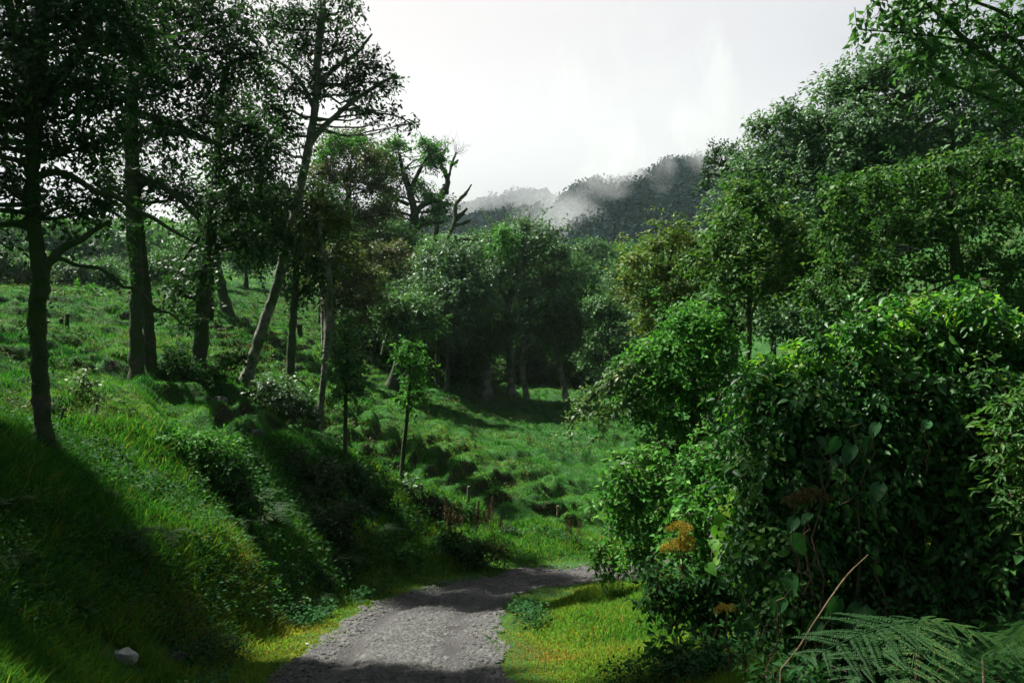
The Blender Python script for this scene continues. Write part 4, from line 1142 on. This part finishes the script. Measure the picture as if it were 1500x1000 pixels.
for q, (lab, d, items, bpx) in enumerate([
        ('broad-leaved plant with big lit leaves high on the shaded side of the mound', 5.3, [(1218, 655, 40), (1242, 668, 44), (1222, 680, 34), (1205, 650, 30), (1270, 655, 38), (1280, 632, 34), (1262, 620, 24), (1355, 625, 30)], (1235, 960)),
        ('single large pale veined leaf on the shaded side of the mound', 5.2, [(1283, 725, 46)], (1290, 970)),
        ('broad-leaved plant with lobed leaves low down beside the dry stick', 4.7, [(1190, 925, 46), (1218, 895, 52), (1250, 908, 62), (1275, 915, 50), (1160, 860, 44), (1140, 890, 40), (1172, 800, 46), (1160, 770, 36), (1180, 760, 30)], (1210, 1010)),
        ('glossy round-leaved plant at the left foot of the mound', 5.8, [(1095, 905, 34), (1110, 888, 36), (1085, 920, 30), (1120, 915, 30), (1100, 880, 26)], (1100, 985))]):
    bp = on_ground(bpx[0], bpx[1], d)
    rt = thing('broad_leaved_plant', lab, 'plant', bp)
    g = Geo()
    r = np.random.default_rng(700 + q)
    for (px, py, lp) in items:
        limb(g, P(px + r.uniform(-20, 20), py + 70, d + .55), P(px, py, d), .006, .003, r, .06, 7, 4)
    c = P(np.mean([a[0] for a in items]), np.mean([a[1] for a in items]) + 80, d + .6)
    limb(g, np.array([c[0], c[1], G(c[0], c[1]) - .05]), c, .014, .008, r, .06, 7, 5)
    g.build('stems', M['twig'], rt, bp)
    leaf_list(M['broad_leaf'], 'leaf', rt, bp, [(a, b, c * .8) for a, b, c in items], d + .40, BIGLEAF, 710 + q, .62)


def flower_cluster(label, px, py, d, heads, mat, seed, name='flower_cluster'):
    r = np.random.default_rng(seed)
    bp = on_ground(px, py + 110, d)
    rt = thing(name, label, 'flower', bp)
    g = Geo()
    for (hx, hy, hr) in heads:
        limb(g, bp - np.array([0, 0, .05]), P(hx, hy + hr * .5, d), .011, .006, r, .05, 7, 4)
    g.build('stems', M['twig'], rt, bp)
    for (hx, hy, hr) in heads:
        rad = hr * d / F
        c = P(hx, hy + hr * .3, d)
        n = 2600
        u = rdirs(n, r)
        u = u[u[:, 2] > -.45]
        n = len(u)
        sub_ = rdirs(15, r)
        sub_[:, 2] = np.abs(sub_[:, 2]) - .25
        k = r.integers(0, 15, n)
        pos = c + sub_[k] * rad * .72 * np.array([1.1, 1, .75]) + u * rad * r.uniform(.24, .42, 15)[k][:, None] * (r.random(n) ** .3)[:, None]
        g = Geo()
        s = rad * .085 * r.uniform(.6, 1.4, n)
        put_leaves(g, LEAF4, pos, u + rdirs(n, r) * .8, rdirs(n, r) + u, s, s * .7, r.random(n))
        g.build('flower_head', mat, rt, bp)


flower_cluster('two round orange flower heads in the sun beside the bright vine', 995, 780, 8.5, [(996, 771, 20), (992, 797, 24), (1006, 790, 16)], M['orange'], 721)
flower_cluster('dim brownish flower head in the shade of the mound', 1178, 722, 5.75, [(1183, 722, 22), (1165, 730, 18), (1205, 728, 16)], M['rust'], 722)
flower_cluster('small orange flower head low beside the round-leaved plant', 1064, 890, 7.0, [(1064, 890, 17)], M['orange'], 723)

# dry red-brown seed heads on the bank
for q, (px, py, d, n, lab) in enumerate([(672, 758, 22.0, 6, 'dry brown seed spikes at the left of the bare earth'), (720, 768, 22.6, 6, 'tall rusty seed spikes above the tussocky shrub'), (690, 768, 22.2, 4, 'short brown seed spikes between the taller ones'), (848, 800, 23.2, 3, 'pale brown seed spikes at the end of the bare earth')]):
    r = np.random.default_rng(730 + q)
    bp = on_ground(px, py + 20, d)
    rt = thing('dry_plant', lab, 'plant', bp)
    tg = Geo()
    for k in range(n):
        hg = Geo()
        b = bp + np.array([r.uniform(-.4, .4), r.uniform(-.25, .25), 0])
        b[2] = G(b[0], b[1]) - .02
        t = b + np.array([r.uniform(-.12, .12), r.uniform(-.1, .1), r.uniform(.6, 1.15)])
        limb(tg, b, t, .008, .004, r, .04, 5, 4)
        u = r.random(240)
        w = .055 * (.5 + .8 * vnoise(np.stack([u * 7, u * 0 + k, u * 0], -1), 4)) * (1.15 - u)
        pos = b + (t - b) * (.45 + .58 * u)[:, None] + r.normal(size=(240, 3)) * w[:, None]
        put_leaves(hg, LEAF4, pos, rdirs(240, r) + np.array([0, 0, .6]), rdirs(240, r), .045, .02, r.random(240))
        hg.build('seed_sprays', M['rust'], rt, bp)
    tg.build('stalks', M['twig'], rt, bp)


def frond(g, a, d, L, r, droop=.6, pairs=20, wid=.30, tint=.5, fine=True):
    d = nrm(np.asarray(d, float))
    side = nrm(np.cross(d, np.array([0, 0, 1.0])))
    t = np.linspace(0, 1, pairs)
    pts = a + d * (t * L)[:, None] - np.array([0, 0, 1.0]) * (droop * L * t ** 2)[:, None]
    tan = nrm(np.gradient(pts, axis=0))
    up = nrm(np.cross(side, tan))
    w0 = wid * L * np.sin(np.clip(t * .93 + .07, 0, 1) ** .75 * math.pi) ** .8 * (1.1 - .25 * t) + .004
    m = 22 if fine else 9
    tint = np.clip(tint + r.normal() * .2, 0, 1)
    for s in (-1, 1):
        ax = nrm(side * s + tan * .45 + up * .05 + r.normal(size=(pairs, 3)) * .13)
        w = w0 * r.uniform(.82, 1.12, pairs)
        # small leaflets along each side branch
        q = (np.arange(m) + .6) / m
        o = pts[:, None] + ax[:, None] * (q[None, :, None] * w[:, None, None]) - np.array([0, 0, .16]) * ((q ** 2)[None, :, None] * w[:, None, None])
        for s2 in (-1, 1):
            ld = nrm(tan[:, None] * s2 + ax[:, None] * .55 + r.normal(size=(pairs, m, 3)) * .06)
            ll = np.minimum(L / pairs * .55, w[:, None] / m * 3.2) * (1.15 - .75 * q[None]) + .001
            put_leaves(g, LEAF4, o.reshape(-1, 3), ld.reshape(-1, 3), np.repeat(up, m, 0) + r.normal(size=(pairs * m, 3)) * .12, ll.ravel(), np.minimum(ll.ravel() * .6, np.repeat(w / m * .8, m)), np.clip(tint + r.normal(size=pairs * m) * .15, 0, 1))
        # midribs
        e = pts + ax * w[:, None] - np.array([0, 0, .16]) * w[:, None]
        v = np.stack([pts - tan * .0018 * L, pts + tan * .0018 * L, e], 1)
        g.add(v.reshape(-1, 3), np.arange(pairs * 3).reshape(-1, 3), tint)
    tube(g, pts, np.linspace(.006, .0015, pairs) * L * 1.2, 4, tint=tint)


def fern(label, px, py, d, L, fr, seed, h=.25, fine=True, droop=.6, wid=.3):
    r = np.random.default_rng(seed)
    bp = on_ground(px, py, d)
    rt = thing('fern', label, 'fern', bp)
    for (az_, elv) in fr:
        g = Geo()
        a_ = math.radians(az_)
        e_ = math.radians(elv)
        frond(g, bp + np.array([0, 0, h]), (math.cos(a_) * math.cos(e_), math.sin(a_) * math.cos(e_), math.sin(e_)), L * r.uniform(.85, 1.12), r, droop, 12, wid, r.uniform(.2, .8), fine)
        g.build('frond', M['fern'], rt, bp)
    g = Geo()
    tube(g, [bp - np.array([0, 0, .1]), bp + np.array([0, 0, h])], [.03, .02], 6, .2)
    g.build('root_stock', M['twig'], rt, bp)
    return rt


# the large fern at the lower right: fronds given by start and end
bp = on_ground(1330, 985, 3.4)
rt = thing('fern', 'large dark fern arching over the lower right ground', 'fern', bp)
r = np.random.default_rng(741)
for (sx, sy, ex, ey, wd, dz) in [(1345, 908, 1160, 985, .34, .0), (1345, 908, 1235, 1015, .36, -.1), (1350, 910, 1330, 1020, .36, -.22), (1352, 908, 1440, 1010, .36, -.12), (1352, 906, 1520, 968, .34, 0), (1440, 960, 1590, 955, .34, -.05)]:
    g = Geo()
    d = 3.35
    a, b = P(sx, sy, d + .1), P(ex, ey, d - .12 + dz)
    L = np.linalg.norm(b - a)
    dr = .22
    frond(g, a, (b - a) + np.array([0, 0, dr * L]), L * 1.05, r, dr, 11, wd, r.uniform(.3, .6))
    g.build('frond', M['fern'], rt, bp)
g = Geo()
limb(g, bp - np.array([0, 0, .05]), P(1345, 912, 3.45), .016, .008, r, .05, 6, 6)
limb(g, bp - np.array([0, 0, .05]), P(1440, 965, 3.45), .014, .007, r, .05, 6, 6)
g.build('stems', M['twig'], rt, bp)

for q, (lab, px, py, d, L, nf, hh) in enumerate([
        ('fern leaning out of the dark hollow below the lit mound', 350, 745, 13.0, .55, 7, .25), ('smaller fern beside the ferny green bush', 372, 718, 14.2, .5, 6, .3), ('fern in the deep shade at the foot of the hollow', 370, 795, 13.2, .5, 6, .1),
        ('fern at the left edge of the picture low on the dark slope', 5, 800, 7.4, .42, 6, .1), ('fern frond cluster on the crest of the grassy shoulder', 245, 800, 10.2, .5, 6, .1), ('fern at the left edge on the upper dark slope', 10, 755, 8.0, .42, 5, .1),
        ('dusky fern on the lower shaded bank by the verge', 505, 815, 16.0, .6, 7, .2), ('dusky fern under the bank thicket', 465, 860, 13.8, .5, 6, .1), ('pale fern on the bank crest beside the pale stem', 440, 655, 17.0, .6, 7, .1), ('fern hanging at the top of the bank by the dark-crowned young tree', 500, 668, 18.2, .55, 6, .1),
        ('lit fern on the bank under the ferny green bush', 385, 700, 15.0, .5, 7, .2), ('fern on the dark slope under the near trunk', 140, 715, 10.0, .4, 6, .05), ('low fern in grass beside the near trunk', 125, 668, 10.6, .4, 5, .05),
        ('broad fern spreading in the shade under the scrubby bush', 190, 800, 9.4, .62, 8, .15), ('fern standing at the right of the pale angular rock', 300, 930, 8.8, .5, 7, .1), ('tall fern in the hollow beside the broad dark thicket', 400, 800, 14.4, .8, 8, .3),
        ('fern hanging over the bank under the pale stem', 470, 700, 18.4, .8, 8, .2), ('fern at the bank foot below the dim green shrub', 560, 800, 18.4, .75, 8, .2)]):
    r = np.random.default_rng(750 + q)
    fern(lab, px, py, d, L, [(k * 360 / nf + r.uniform(-20, 20), r.uniform(15, 45)) for k in range(nf)], 750 + q, hh, False)

bp = on_ground(1150, 975, 4.6)
st = thing('dry_stick', 'long pale dry stalk leaning to the right in the shade of the mound', 'stick', bp)
g = Geo()
q, rr = px_line([(1140, 985, 1.5), (1170, 948, 1.5), (1195, 908, 1.5), (1238, 846, 1.4), (1272, 812, .7)], 4.6)
q[0, 2] = min(q[0, 2], bp[2])
tube(g, q, rr, 5, .15, 3)
g.build('stalk', M['straw'], st, bp)

# ------------------------------------------------------------------ rocks, posts, stumps
def rock(label, px, py, d, w, hgt, seed, mat='stone'):
    r = np.random.default_rng(seed)
    bp = on_ground(px, py, d)
    import bmesh
    bm = bmesh.new()
    bmesh.ops.create_icosphere(bm, subdivisions=4, radius=1)
    v = np.array([q.co[:] for q in bm.verts])
    f = np.array([[e.index for e in p.verts] for p in bm.faces])
    bm.free()
    # cut by random planes into facets, then roughen
    for k in range(11):
        n = rdirs(1, r)[0]
        dd = r.uniform(.55, .85)
        s = v @ n
        v = v - np.maximum(0, s - dd)[:, None] * n
    v *= 1 + (vnoise(v * 3, seed) - .5)[:, None] * .16 + (vnoise(v * 9, seed + 1) - .5)[:, None] * .06
    v *= np.array([w, w * .8, hgt])
    g = Geo()
    g.add(v + bp + np.array([0, 0, hgt * .25]), f, r.uniform(.5, 1))
    return tag(g.build('rock', M[mat], None, bp), label, 'rock')


rock('pale angular rock lying in the grass of the lower left slope', 182, 958, 7.7, .15, .11, 801)
rock('dim flat rock sunk in the grass right of the pale angular rock', 258, 955, 8.4, .12, .06, 802, 'gravel')
rock('grey boulder below the terrace edge in the left pasture', 375, 612, 18.0, .26, .20, 803, 'gravel')
rock('small white stone on the left edge of the track', 449, 944, 10.3, .035, .03, 804)
rock('dark stone on the right edge of the track', 691, 966, 9.6, .06, .05, 805, 'gravel')
rock('pair-sized dark stone in the dirt right of the track', 730, 966, 9.0, .06, .05, 806, 'gravel')
rock('mossy boulder in the middle of the far pasture', 925, 672, 36, .55, .3, 807, 'gravel')
rock('grey stone by the foot of the slim dark-stemmed tree', 322, 580, 20.5, .24, .18, 808, 'gravel')


def post(label, px, py, d, hpx, rpx, seed, lean=(0, 0), name='fence_post', cat='post'):
    r = np.random.default_rng(seed)
    bp = on_ground(px, py, d)
    h = hpx * d / F
    g = Geo()
    t = np.linspace(0, 1, 9)
    p = bp + np.array([lean[0] * h, lean[1] * h, h + .15]) * t[:, None] - np.array([0, 0, .15])
    tube(g, p, np.full(9, rpx * d / F) * r.uniform(.9, 1.1, 9), 7, .22, seed)
    top = len(g.v[0])
    g.add(np.concatenate([g.v[0][-7:], p[-1:] + np.array([[0, 0, .03]])]), [(k, (k + 1) % 7, 7) for k in range(7)])
    return tag(g.build(name, M['dead_wood' if cat == 'stump' else 'post'], None, bp), label, cat)


post('thin pale fence post in front of the bright little bush', 141, 615, 12.6, 30, 2.2, 811, (.03, 0))
post('dark fence post standing above the lit leafy mound', 290, 618, 13.6, 24, 2.2, 812, (-.02, 0))
post('short fence post beside the light-leaved young tree', 617, 704, 23.2, 20, 2, 813, (.05, 0))
post('dark fence post above the rusty seed spikes', 686, 737, 24.3, 24, 2.2, 814, (.02, 0))
post('fence post in the sunlit pasture above the end of the bare earth', 817, 764, 26, 20, 1.8, 815)
post('leaning fence post close to the small bright bush', 891, 792, 24.4, 22, 1.8, 816, (.1, 0))
post('grey stump with a pointed top, left of a taller one, in the left pasture', 91, 486, 27, 14, 3, 817, (-.1, 0), 'stump', 'stump')
post('taller grey stump of the two in the left pasture', 98, 488, 27, 22, 3, 818, (.04, 0), 'stump', 'stump')
post('crooked branch stub sticking up beside the near trunk', 85, 610, 12, 26, 2, 819, (.3, 0), 'stump', 'stump')
post('dark stump in the bright far pasture', 438, 492, 46, 14, 5, 820, (.05, 0), 'stump', 'stump')
print('ground cover done')
# ------------------------------------------------------------------ far forest, mountain, mist
def crown_stuff(name, pts, size, quad, n, mat, label, seed):
    """A far-off wood: every crown a clump of small leaf faces; one object."""
    r = np.random.default_rng(seed)
    g = Geo()
    N = len(pts)
    u = rdirs(N * n, r).reshape(N, n, 3)
    u[..., 2] = np.abs(u[..., 2]) * 1.0 - .25
    s = size * r.uniform(.6, 1.35, (N, 1, 1))
    rad = (r.random((N, n, 1)) ** .4) * (.6 + .8 * vnoise(u * 2.2 + r.random((N, 1, 3)) * 40, 3)[..., None])
    pos = pts[:, None] + u * s * rad * np.array([1, 1, 1.05]) + np.array([0, 0, 1.0]) * s * .6
    d = (u + r.normal(size=u.shape) * .7).reshape(-1, 3)
    nn = (u * .6 + np.array([0, 0, .7]) + r.normal(size=u.shape) * .5).reshape(-1, 3)
    q = quad * r.uniform(.6, 1.4, N * n)
    tint = np.clip(np.repeat(r.random(N), n) * .8 + r.random(N * n) * .2, 0, 1)
    put_leaves(g, LEAF4, pos.reshape(-1, 3), d, nn, q, q * .95, tint)
    return tag(g.build(name, mat), label, kind='stuff')


def ridge(name, label, prof, d_top, d_bot, z_bot, seed, crowns, csize, quad, cn, back=120):
    """A wooded hill whose skyline follows prof = [(px, py)], sloping towards the valley."""
    prof = np.array(prof, float)
    r = np.random.default_rng(seed)

    def surf(px, t):                       # t = 0 foot .. 1 crest .. 1.4 behind
        tt = np.minimum(t, 1)
        d = d_bot + (d_top - d_bot) * tt + back * np.maximum(0, t - 1)
        zt = (HY - np.interp(px, prof[:, 0], prof[:, 1])) / F * d_top
        z = z_bot + (zt - z_bot) * (tt ** .85) - np.maximum(0, t - 1) * back * .8
        x = (px - CX) / F * (d_bot + (d_top - d_bot) * (.4 + .6 * tt))
        z = z + (n2(x, d, .012, seed) - .5) * 26 * tt * (1 - tt) * 2
        return np.stack([x, d, z], -1)
    px = np.linspace(prof[0, 0], prof[-1, 0], 160)
    t = np.linspace(0, 1.4, 60)
    A, B = np.meshgrid(px, t)
    v = surf(A.ravel(), B.ravel())
    i = (np.arange(len(t) - 1) * len(px))[:, None]
    j = np.arange(len(px) - 1)[None]
    g = Geo()
    g.add(v, np.stack([i + j, i + j + 1, i + len(px) + j + 1, i + len(px) + j], -1).reshape(-1, 4))
    tag(g.build(name, M['ground'], smooth=True), label, kind='structure')
    q = surf(r.uniform(prof[0, 0], prof[-1, 0], crowns), r.random(crowns) ** .8 * 1.05)
    return q, csize, quad, cn


q, cs, qd, cn = ridge('mountain', 'dark wooded mountain behind the mist', [(770, 420), (795, 392), (808, 358), (822, 325), (838, 303), (856, 291), (880, 288), (905, 287), (930, 283), (955, 271), (980, 258), (1010, 253), (1040, 258), (1080, 262), (1150, 215), (1300, 205), (1500, 215), (1700, 240)], 430, 190, 14, 71, 4600, 6.4, 1.15, 200)
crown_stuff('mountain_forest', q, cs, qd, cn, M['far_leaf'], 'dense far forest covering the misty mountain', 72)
q, cs, qd, cn = ridge('mountain', 'pale lower hill left of the misty mountain', [(480, 388), (560, 362), (620, 346), (660, 332), (700, 316), (735, 304), (765, 298), (790, 301), (815, 311), (850, 329), (900, 344), (1000, 350)], 620, 320, 40, 73, 3000, 7.0, 2.8, 60)
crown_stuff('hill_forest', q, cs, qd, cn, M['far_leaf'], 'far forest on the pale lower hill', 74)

# wooded slopes between the wood and the mountains
r = np.random.default_rng(75)


def scatter_wood(n, d0, d1, p0, p1, keep):
    d = r.uniform(d0, d1, n)
    px = r.uniform(p0, p1, n)
    x, y = (px - CX) / F * d, d
    z = height(x, y)
    py = HY - z / d * F
    m = keep(px, py, d)
    return np.stack([x, y, z], -1)[m]


pts = np.concatenate([
    scatter_wood(700, 120, 190, 560, 1250, lambda a, b, d: np.ones(len(a), bool)),
    scatter_wood(420, 135, 240, -250, 480, lambda a, b, d: np.ones(len(a), bool)),
    scatter_wood(60, 100, 130, -200, 215, lambda a, b, d: np.ones(len(a), bool)),
    scatter_wood(110, 86, 116, 930, 1400, lambda a, b, d: np.ones(len(a), bool)),
    scatter_wood(30, 82, 112, 640, 810, lambda a, b, d: np.ones(len(a), bool))])
crown_stuff('valley_forest', pts, 3.4, .75, 330, M['forest_leaf'], 'unbroken far forest on the slopes above the valley', 76)


# ------------------------------------------------------------------ mist and haze
def volume_box(name, lo, hi, label, build):
    v = np.array([(x, y, z) for z in (lo[2], hi[2]) for y in (lo[1], hi[1]) for x in (lo[0], hi[0])], float)
    f = [(0, 2, 3, 1), (4, 5, 7, 6), (0, 1, 5, 4), (2, 6, 7, 3), (0, 4, 6, 2), (1, 3, 7, 5)]
    m, nt, out = newmat(name)
    pv = nt.nodes.new('ShaderNodeVolumePrincipled')
    nt.links.new(pv.outputs[0], out.inputs['Volume'])
    build(nt, pv)
    g = Geo()
    g.add(v, f)
    return tag(g.build(name, m), label, kind='stuff'), m


def haze_build(nt, pv):
    pv.inputs['Color'].default_value = (.76, .92, 1, 1)
    pv.inputs['Density'].default_value = HAZE
    pv.inputs['Anisotropy'].default_value = .2


HAZE = .00009
volume_box('haze', (-700, -12, -14), (800, 760, 210), 'thin valley air', haze_build)


def mist_build(nt, pv, flat=0.0):
    """Ragged cloud: noise carved out of a band that thins with height and towards the box walls."""
    pv.inputs['Color'].default_value = (.55, .575, .59, 1)  # greyed albedo, the shade of clouds is put into the mist colour
    pv.inputs['Anisotropy'].default_value = .1
    tc = nt.nodes.new('ShaderNodeTexCoord')
    mp = nt.nodes.new('ShaderNodeMapping')
    mp.inputs['Scale'].default_value = (.026, .020, .020)
    nt.links.new(tc.outputs['Object'], mp.inputs['Vector'])
    nz = nt.nodes.new('ShaderNodeTexNoise')
    nz.inputs['Scale'].default_value = 1
    nz.inputs['Detail'].default_value = 5
    nz.inputs['Roughness'].default_value = .55
    nz.inputs['Distortion'].default_value = .6
    nt.links.new(mp.outputs[0], nz.inputs['Vector'])
    sp = nt.nodes.new('ShaderNodeSeparateXYZ')
    nt.links.new(tc.outputs['Generated'], sp.inputs[0])

    def band(o, a, b, c, d):
        return ramp(nt, [(a, (0, 0, 0)), (b, (1, 1, 1)), (c, (1, 1, 1)), (d, (0, 0, 0))], o)
    e = mathn(nt, 'MULTIPLY', mathn(nt, 'MULTIPLY', band(sp.outputs[0], 0, .4, .6, 1), band(sp.outputs[1], 0, .3, .7, 1)), .8)
    e = mathn(nt, 'MULTIPLY', e, band(sp.outputs[2], 0, .45, .55, 1))
    if not flat:
        # three drifting puffs: on the left flank, along the crest and over the summit
        for (c, rr, s) in (((17, 262, 54), 25, 1.0), ((36, 265, 68), 20, .95), ((55, 265, 72), 21, 1.0), ((58, 262, 78), 20, .8), ((4, 262, 58), 20, .8)):
            vm = nt.nodes.new('ShaderNodeVectorMath')
            vm.operation = 'DISTANCE'
            nt.links.new(tc.outputs['Object'], vm.inputs[0])
            vm.inputs[1].default_value = c
            q = mathn(nt, 'SUBTRACT', 1.0, mathn(nt, 'DIVIDE', vm.outputs['Value'], rr))
            e = mathn(nt, 'MAXIMUM', e if s else e, mathn(nt, 'MULTIPLY', mathn(nt, 'MAXIMUM', q, 0.0), 1.55 * s))
    dn = mathn(nt, 'SUBTRACT', nz.outputs['Fac'], mathn(nt, 'SUBTRACT', .80, mathn(nt, 'MULTIPLY', e, .36)))
    dn = mathn(nt, 'MAXIMUM', dn, 0.0)
    if flat:
        # an even veil that only thins out towards its top and sides
        top = band(sp.outputs[2], 0, .1, .35, 1)
        dn = mathn(nt, 'MULTIPLY', mathn(nt, 'MULTIPLY', top, band(sp.outputs[0], 0, .3, .7, 1)), mathn(nt, 'ADD', flat * .4, mathn(nt, 'MULTIPLY', nz.outputs['Fac'], flat)))
        dn = mathn(nt, 'DIVIDE', dn, MISTD)
    nt.links.new(mathn(nt, 'MULTIPLY', dn, MISTD), pv.inputs['Density'])


MISTD = .24
volume_box('mist', (-40, 170, 26), (140, 428, 150), 'ragged white mist drifting over the mountain top', mist_build)
volume_box('mist', (-330, 450, 30), (260, 560, 210), 'pale mist veil in front of the lower hill', lambda nt, pv: mist_build(nt, pv, .010))

# ------------------------------------------------------------------ light, sky, camera
SUN = nrm(np.array([-.60, .32, .96]))
el, az = math.asin(SUN[2]), math.atan2(SUN[0], SUN[1])
w = bpy.data.worlds.new('World')
SC.world = w
w.use_nodes = True
nt = w.node_tree
nt.nodes.clear()
sky = nt.nodes.new('ShaderNodeTexSky')
sky.sky_type = 'NISHITA'
sky.sun_disc = False
sky.sun_elevation = el
sky.sun_rotation = az
sky.dust_density = 3
tc = nt.nodes.new('ShaderNodeTexCoord')
dt = nt.nodes.new('ShaderNodeVectorMath')
dt.operation = 'DOT_PRODUCT'
nt.links.new(tc.outputs['Generated'], dt.inputs[0])
dt.inputs[1].default_value = tuple(nrm(np.array([-.20, .80, .42])))
nz = nt.nodes.new('ShaderNodeTexNoise')
nz.inputs['Scale'].default_value = 2.2
nz.inputs['Detail'].default_value = 5
nt.links.new(tc.outputs['Generated'], nz.inputs['Vector'])
fac = mathn(nt, 'ADD', mathn(nt, 'MULTIPLY', dt.outputs['Value'], .5), mathn(nt, 'ADD', .5, mathn(nt, 'MULTIPLY', mathn(nt, 'SUBTRACT', nz.outputs['Fac'], .5), .16)))
k = 2.75
cl = ramp(nt, [(0, (.17, .19, .21)), (.62, (.24, .265, .29)), (.84, (.46, .47, .51)), (.93, (.80, .79, .775)), (1, (.96, .905, .85))], fac)
sc = nt.nodes.new('ShaderNodeVectorMath')
sc.operation = 'SCALE'
nt.links.new(cl, sc.inputs[0])
sc.inputs['Scale'].default_value = k
mx = mixc(nt, .92, sky.outputs[0], sc.outputs[0])
bg = nt.nodes.new('ShaderNodeBackground')
bg.inputs['Strength'].default_value = .1
nt.links.new(mx, bg.inputs['Color'])
wo = nt.nodes.new('ShaderNodeOutputWorld')
nt.links.new(bg.outputs[0], wo.inputs['Surface'])

sun = bpy.data.lights.new('sun', 'SUN')
sun.energy = 5.0
sun.angle = math.radians(1.2)
sun.color = (1, .96, .88)
so = bpy.data.objects.new('sun', sun)
COL.objects.link(so)
from mathutils import Vector
so.rotation_euler = Vector(tuple(-SUN)).to_track_quat('-Z', 'Y').to_euler()
so.location = tuple(SUN * 60)

cam = bpy.data.cameras.new('camera')
cam.sensor_width = 36
cam.lens = F / 1500 * 36
cam.shift_y = (HY - 500) / 1500
cam.clip_start = .05
cam.clip_end = 3000
co = bpy.data.objects.new('camera', cam)
COL.objects.link(co)
co.rotation_euler = (math.pi / 2, 0, 0)
SC.camera = co
SC.view_settings.view_transform = 'Standard'
SC.view_settings.look = 'None'
SC.view_settings.exposure = 1.85
SC.view_settings.gamma = 1
SC.cycles.use_denoising = True
SC.cycles.max_bounces = 6
SC.cycles.diffuse_bounces = 2
SC.cycles.glossy_bounces = 2
SC.cycles.transmission_bounces = 3
SC.cycles.volume_bounces = 4
SC.cycles.volume_step_rate = 2
SC.cycles.volume_max_steps = 128
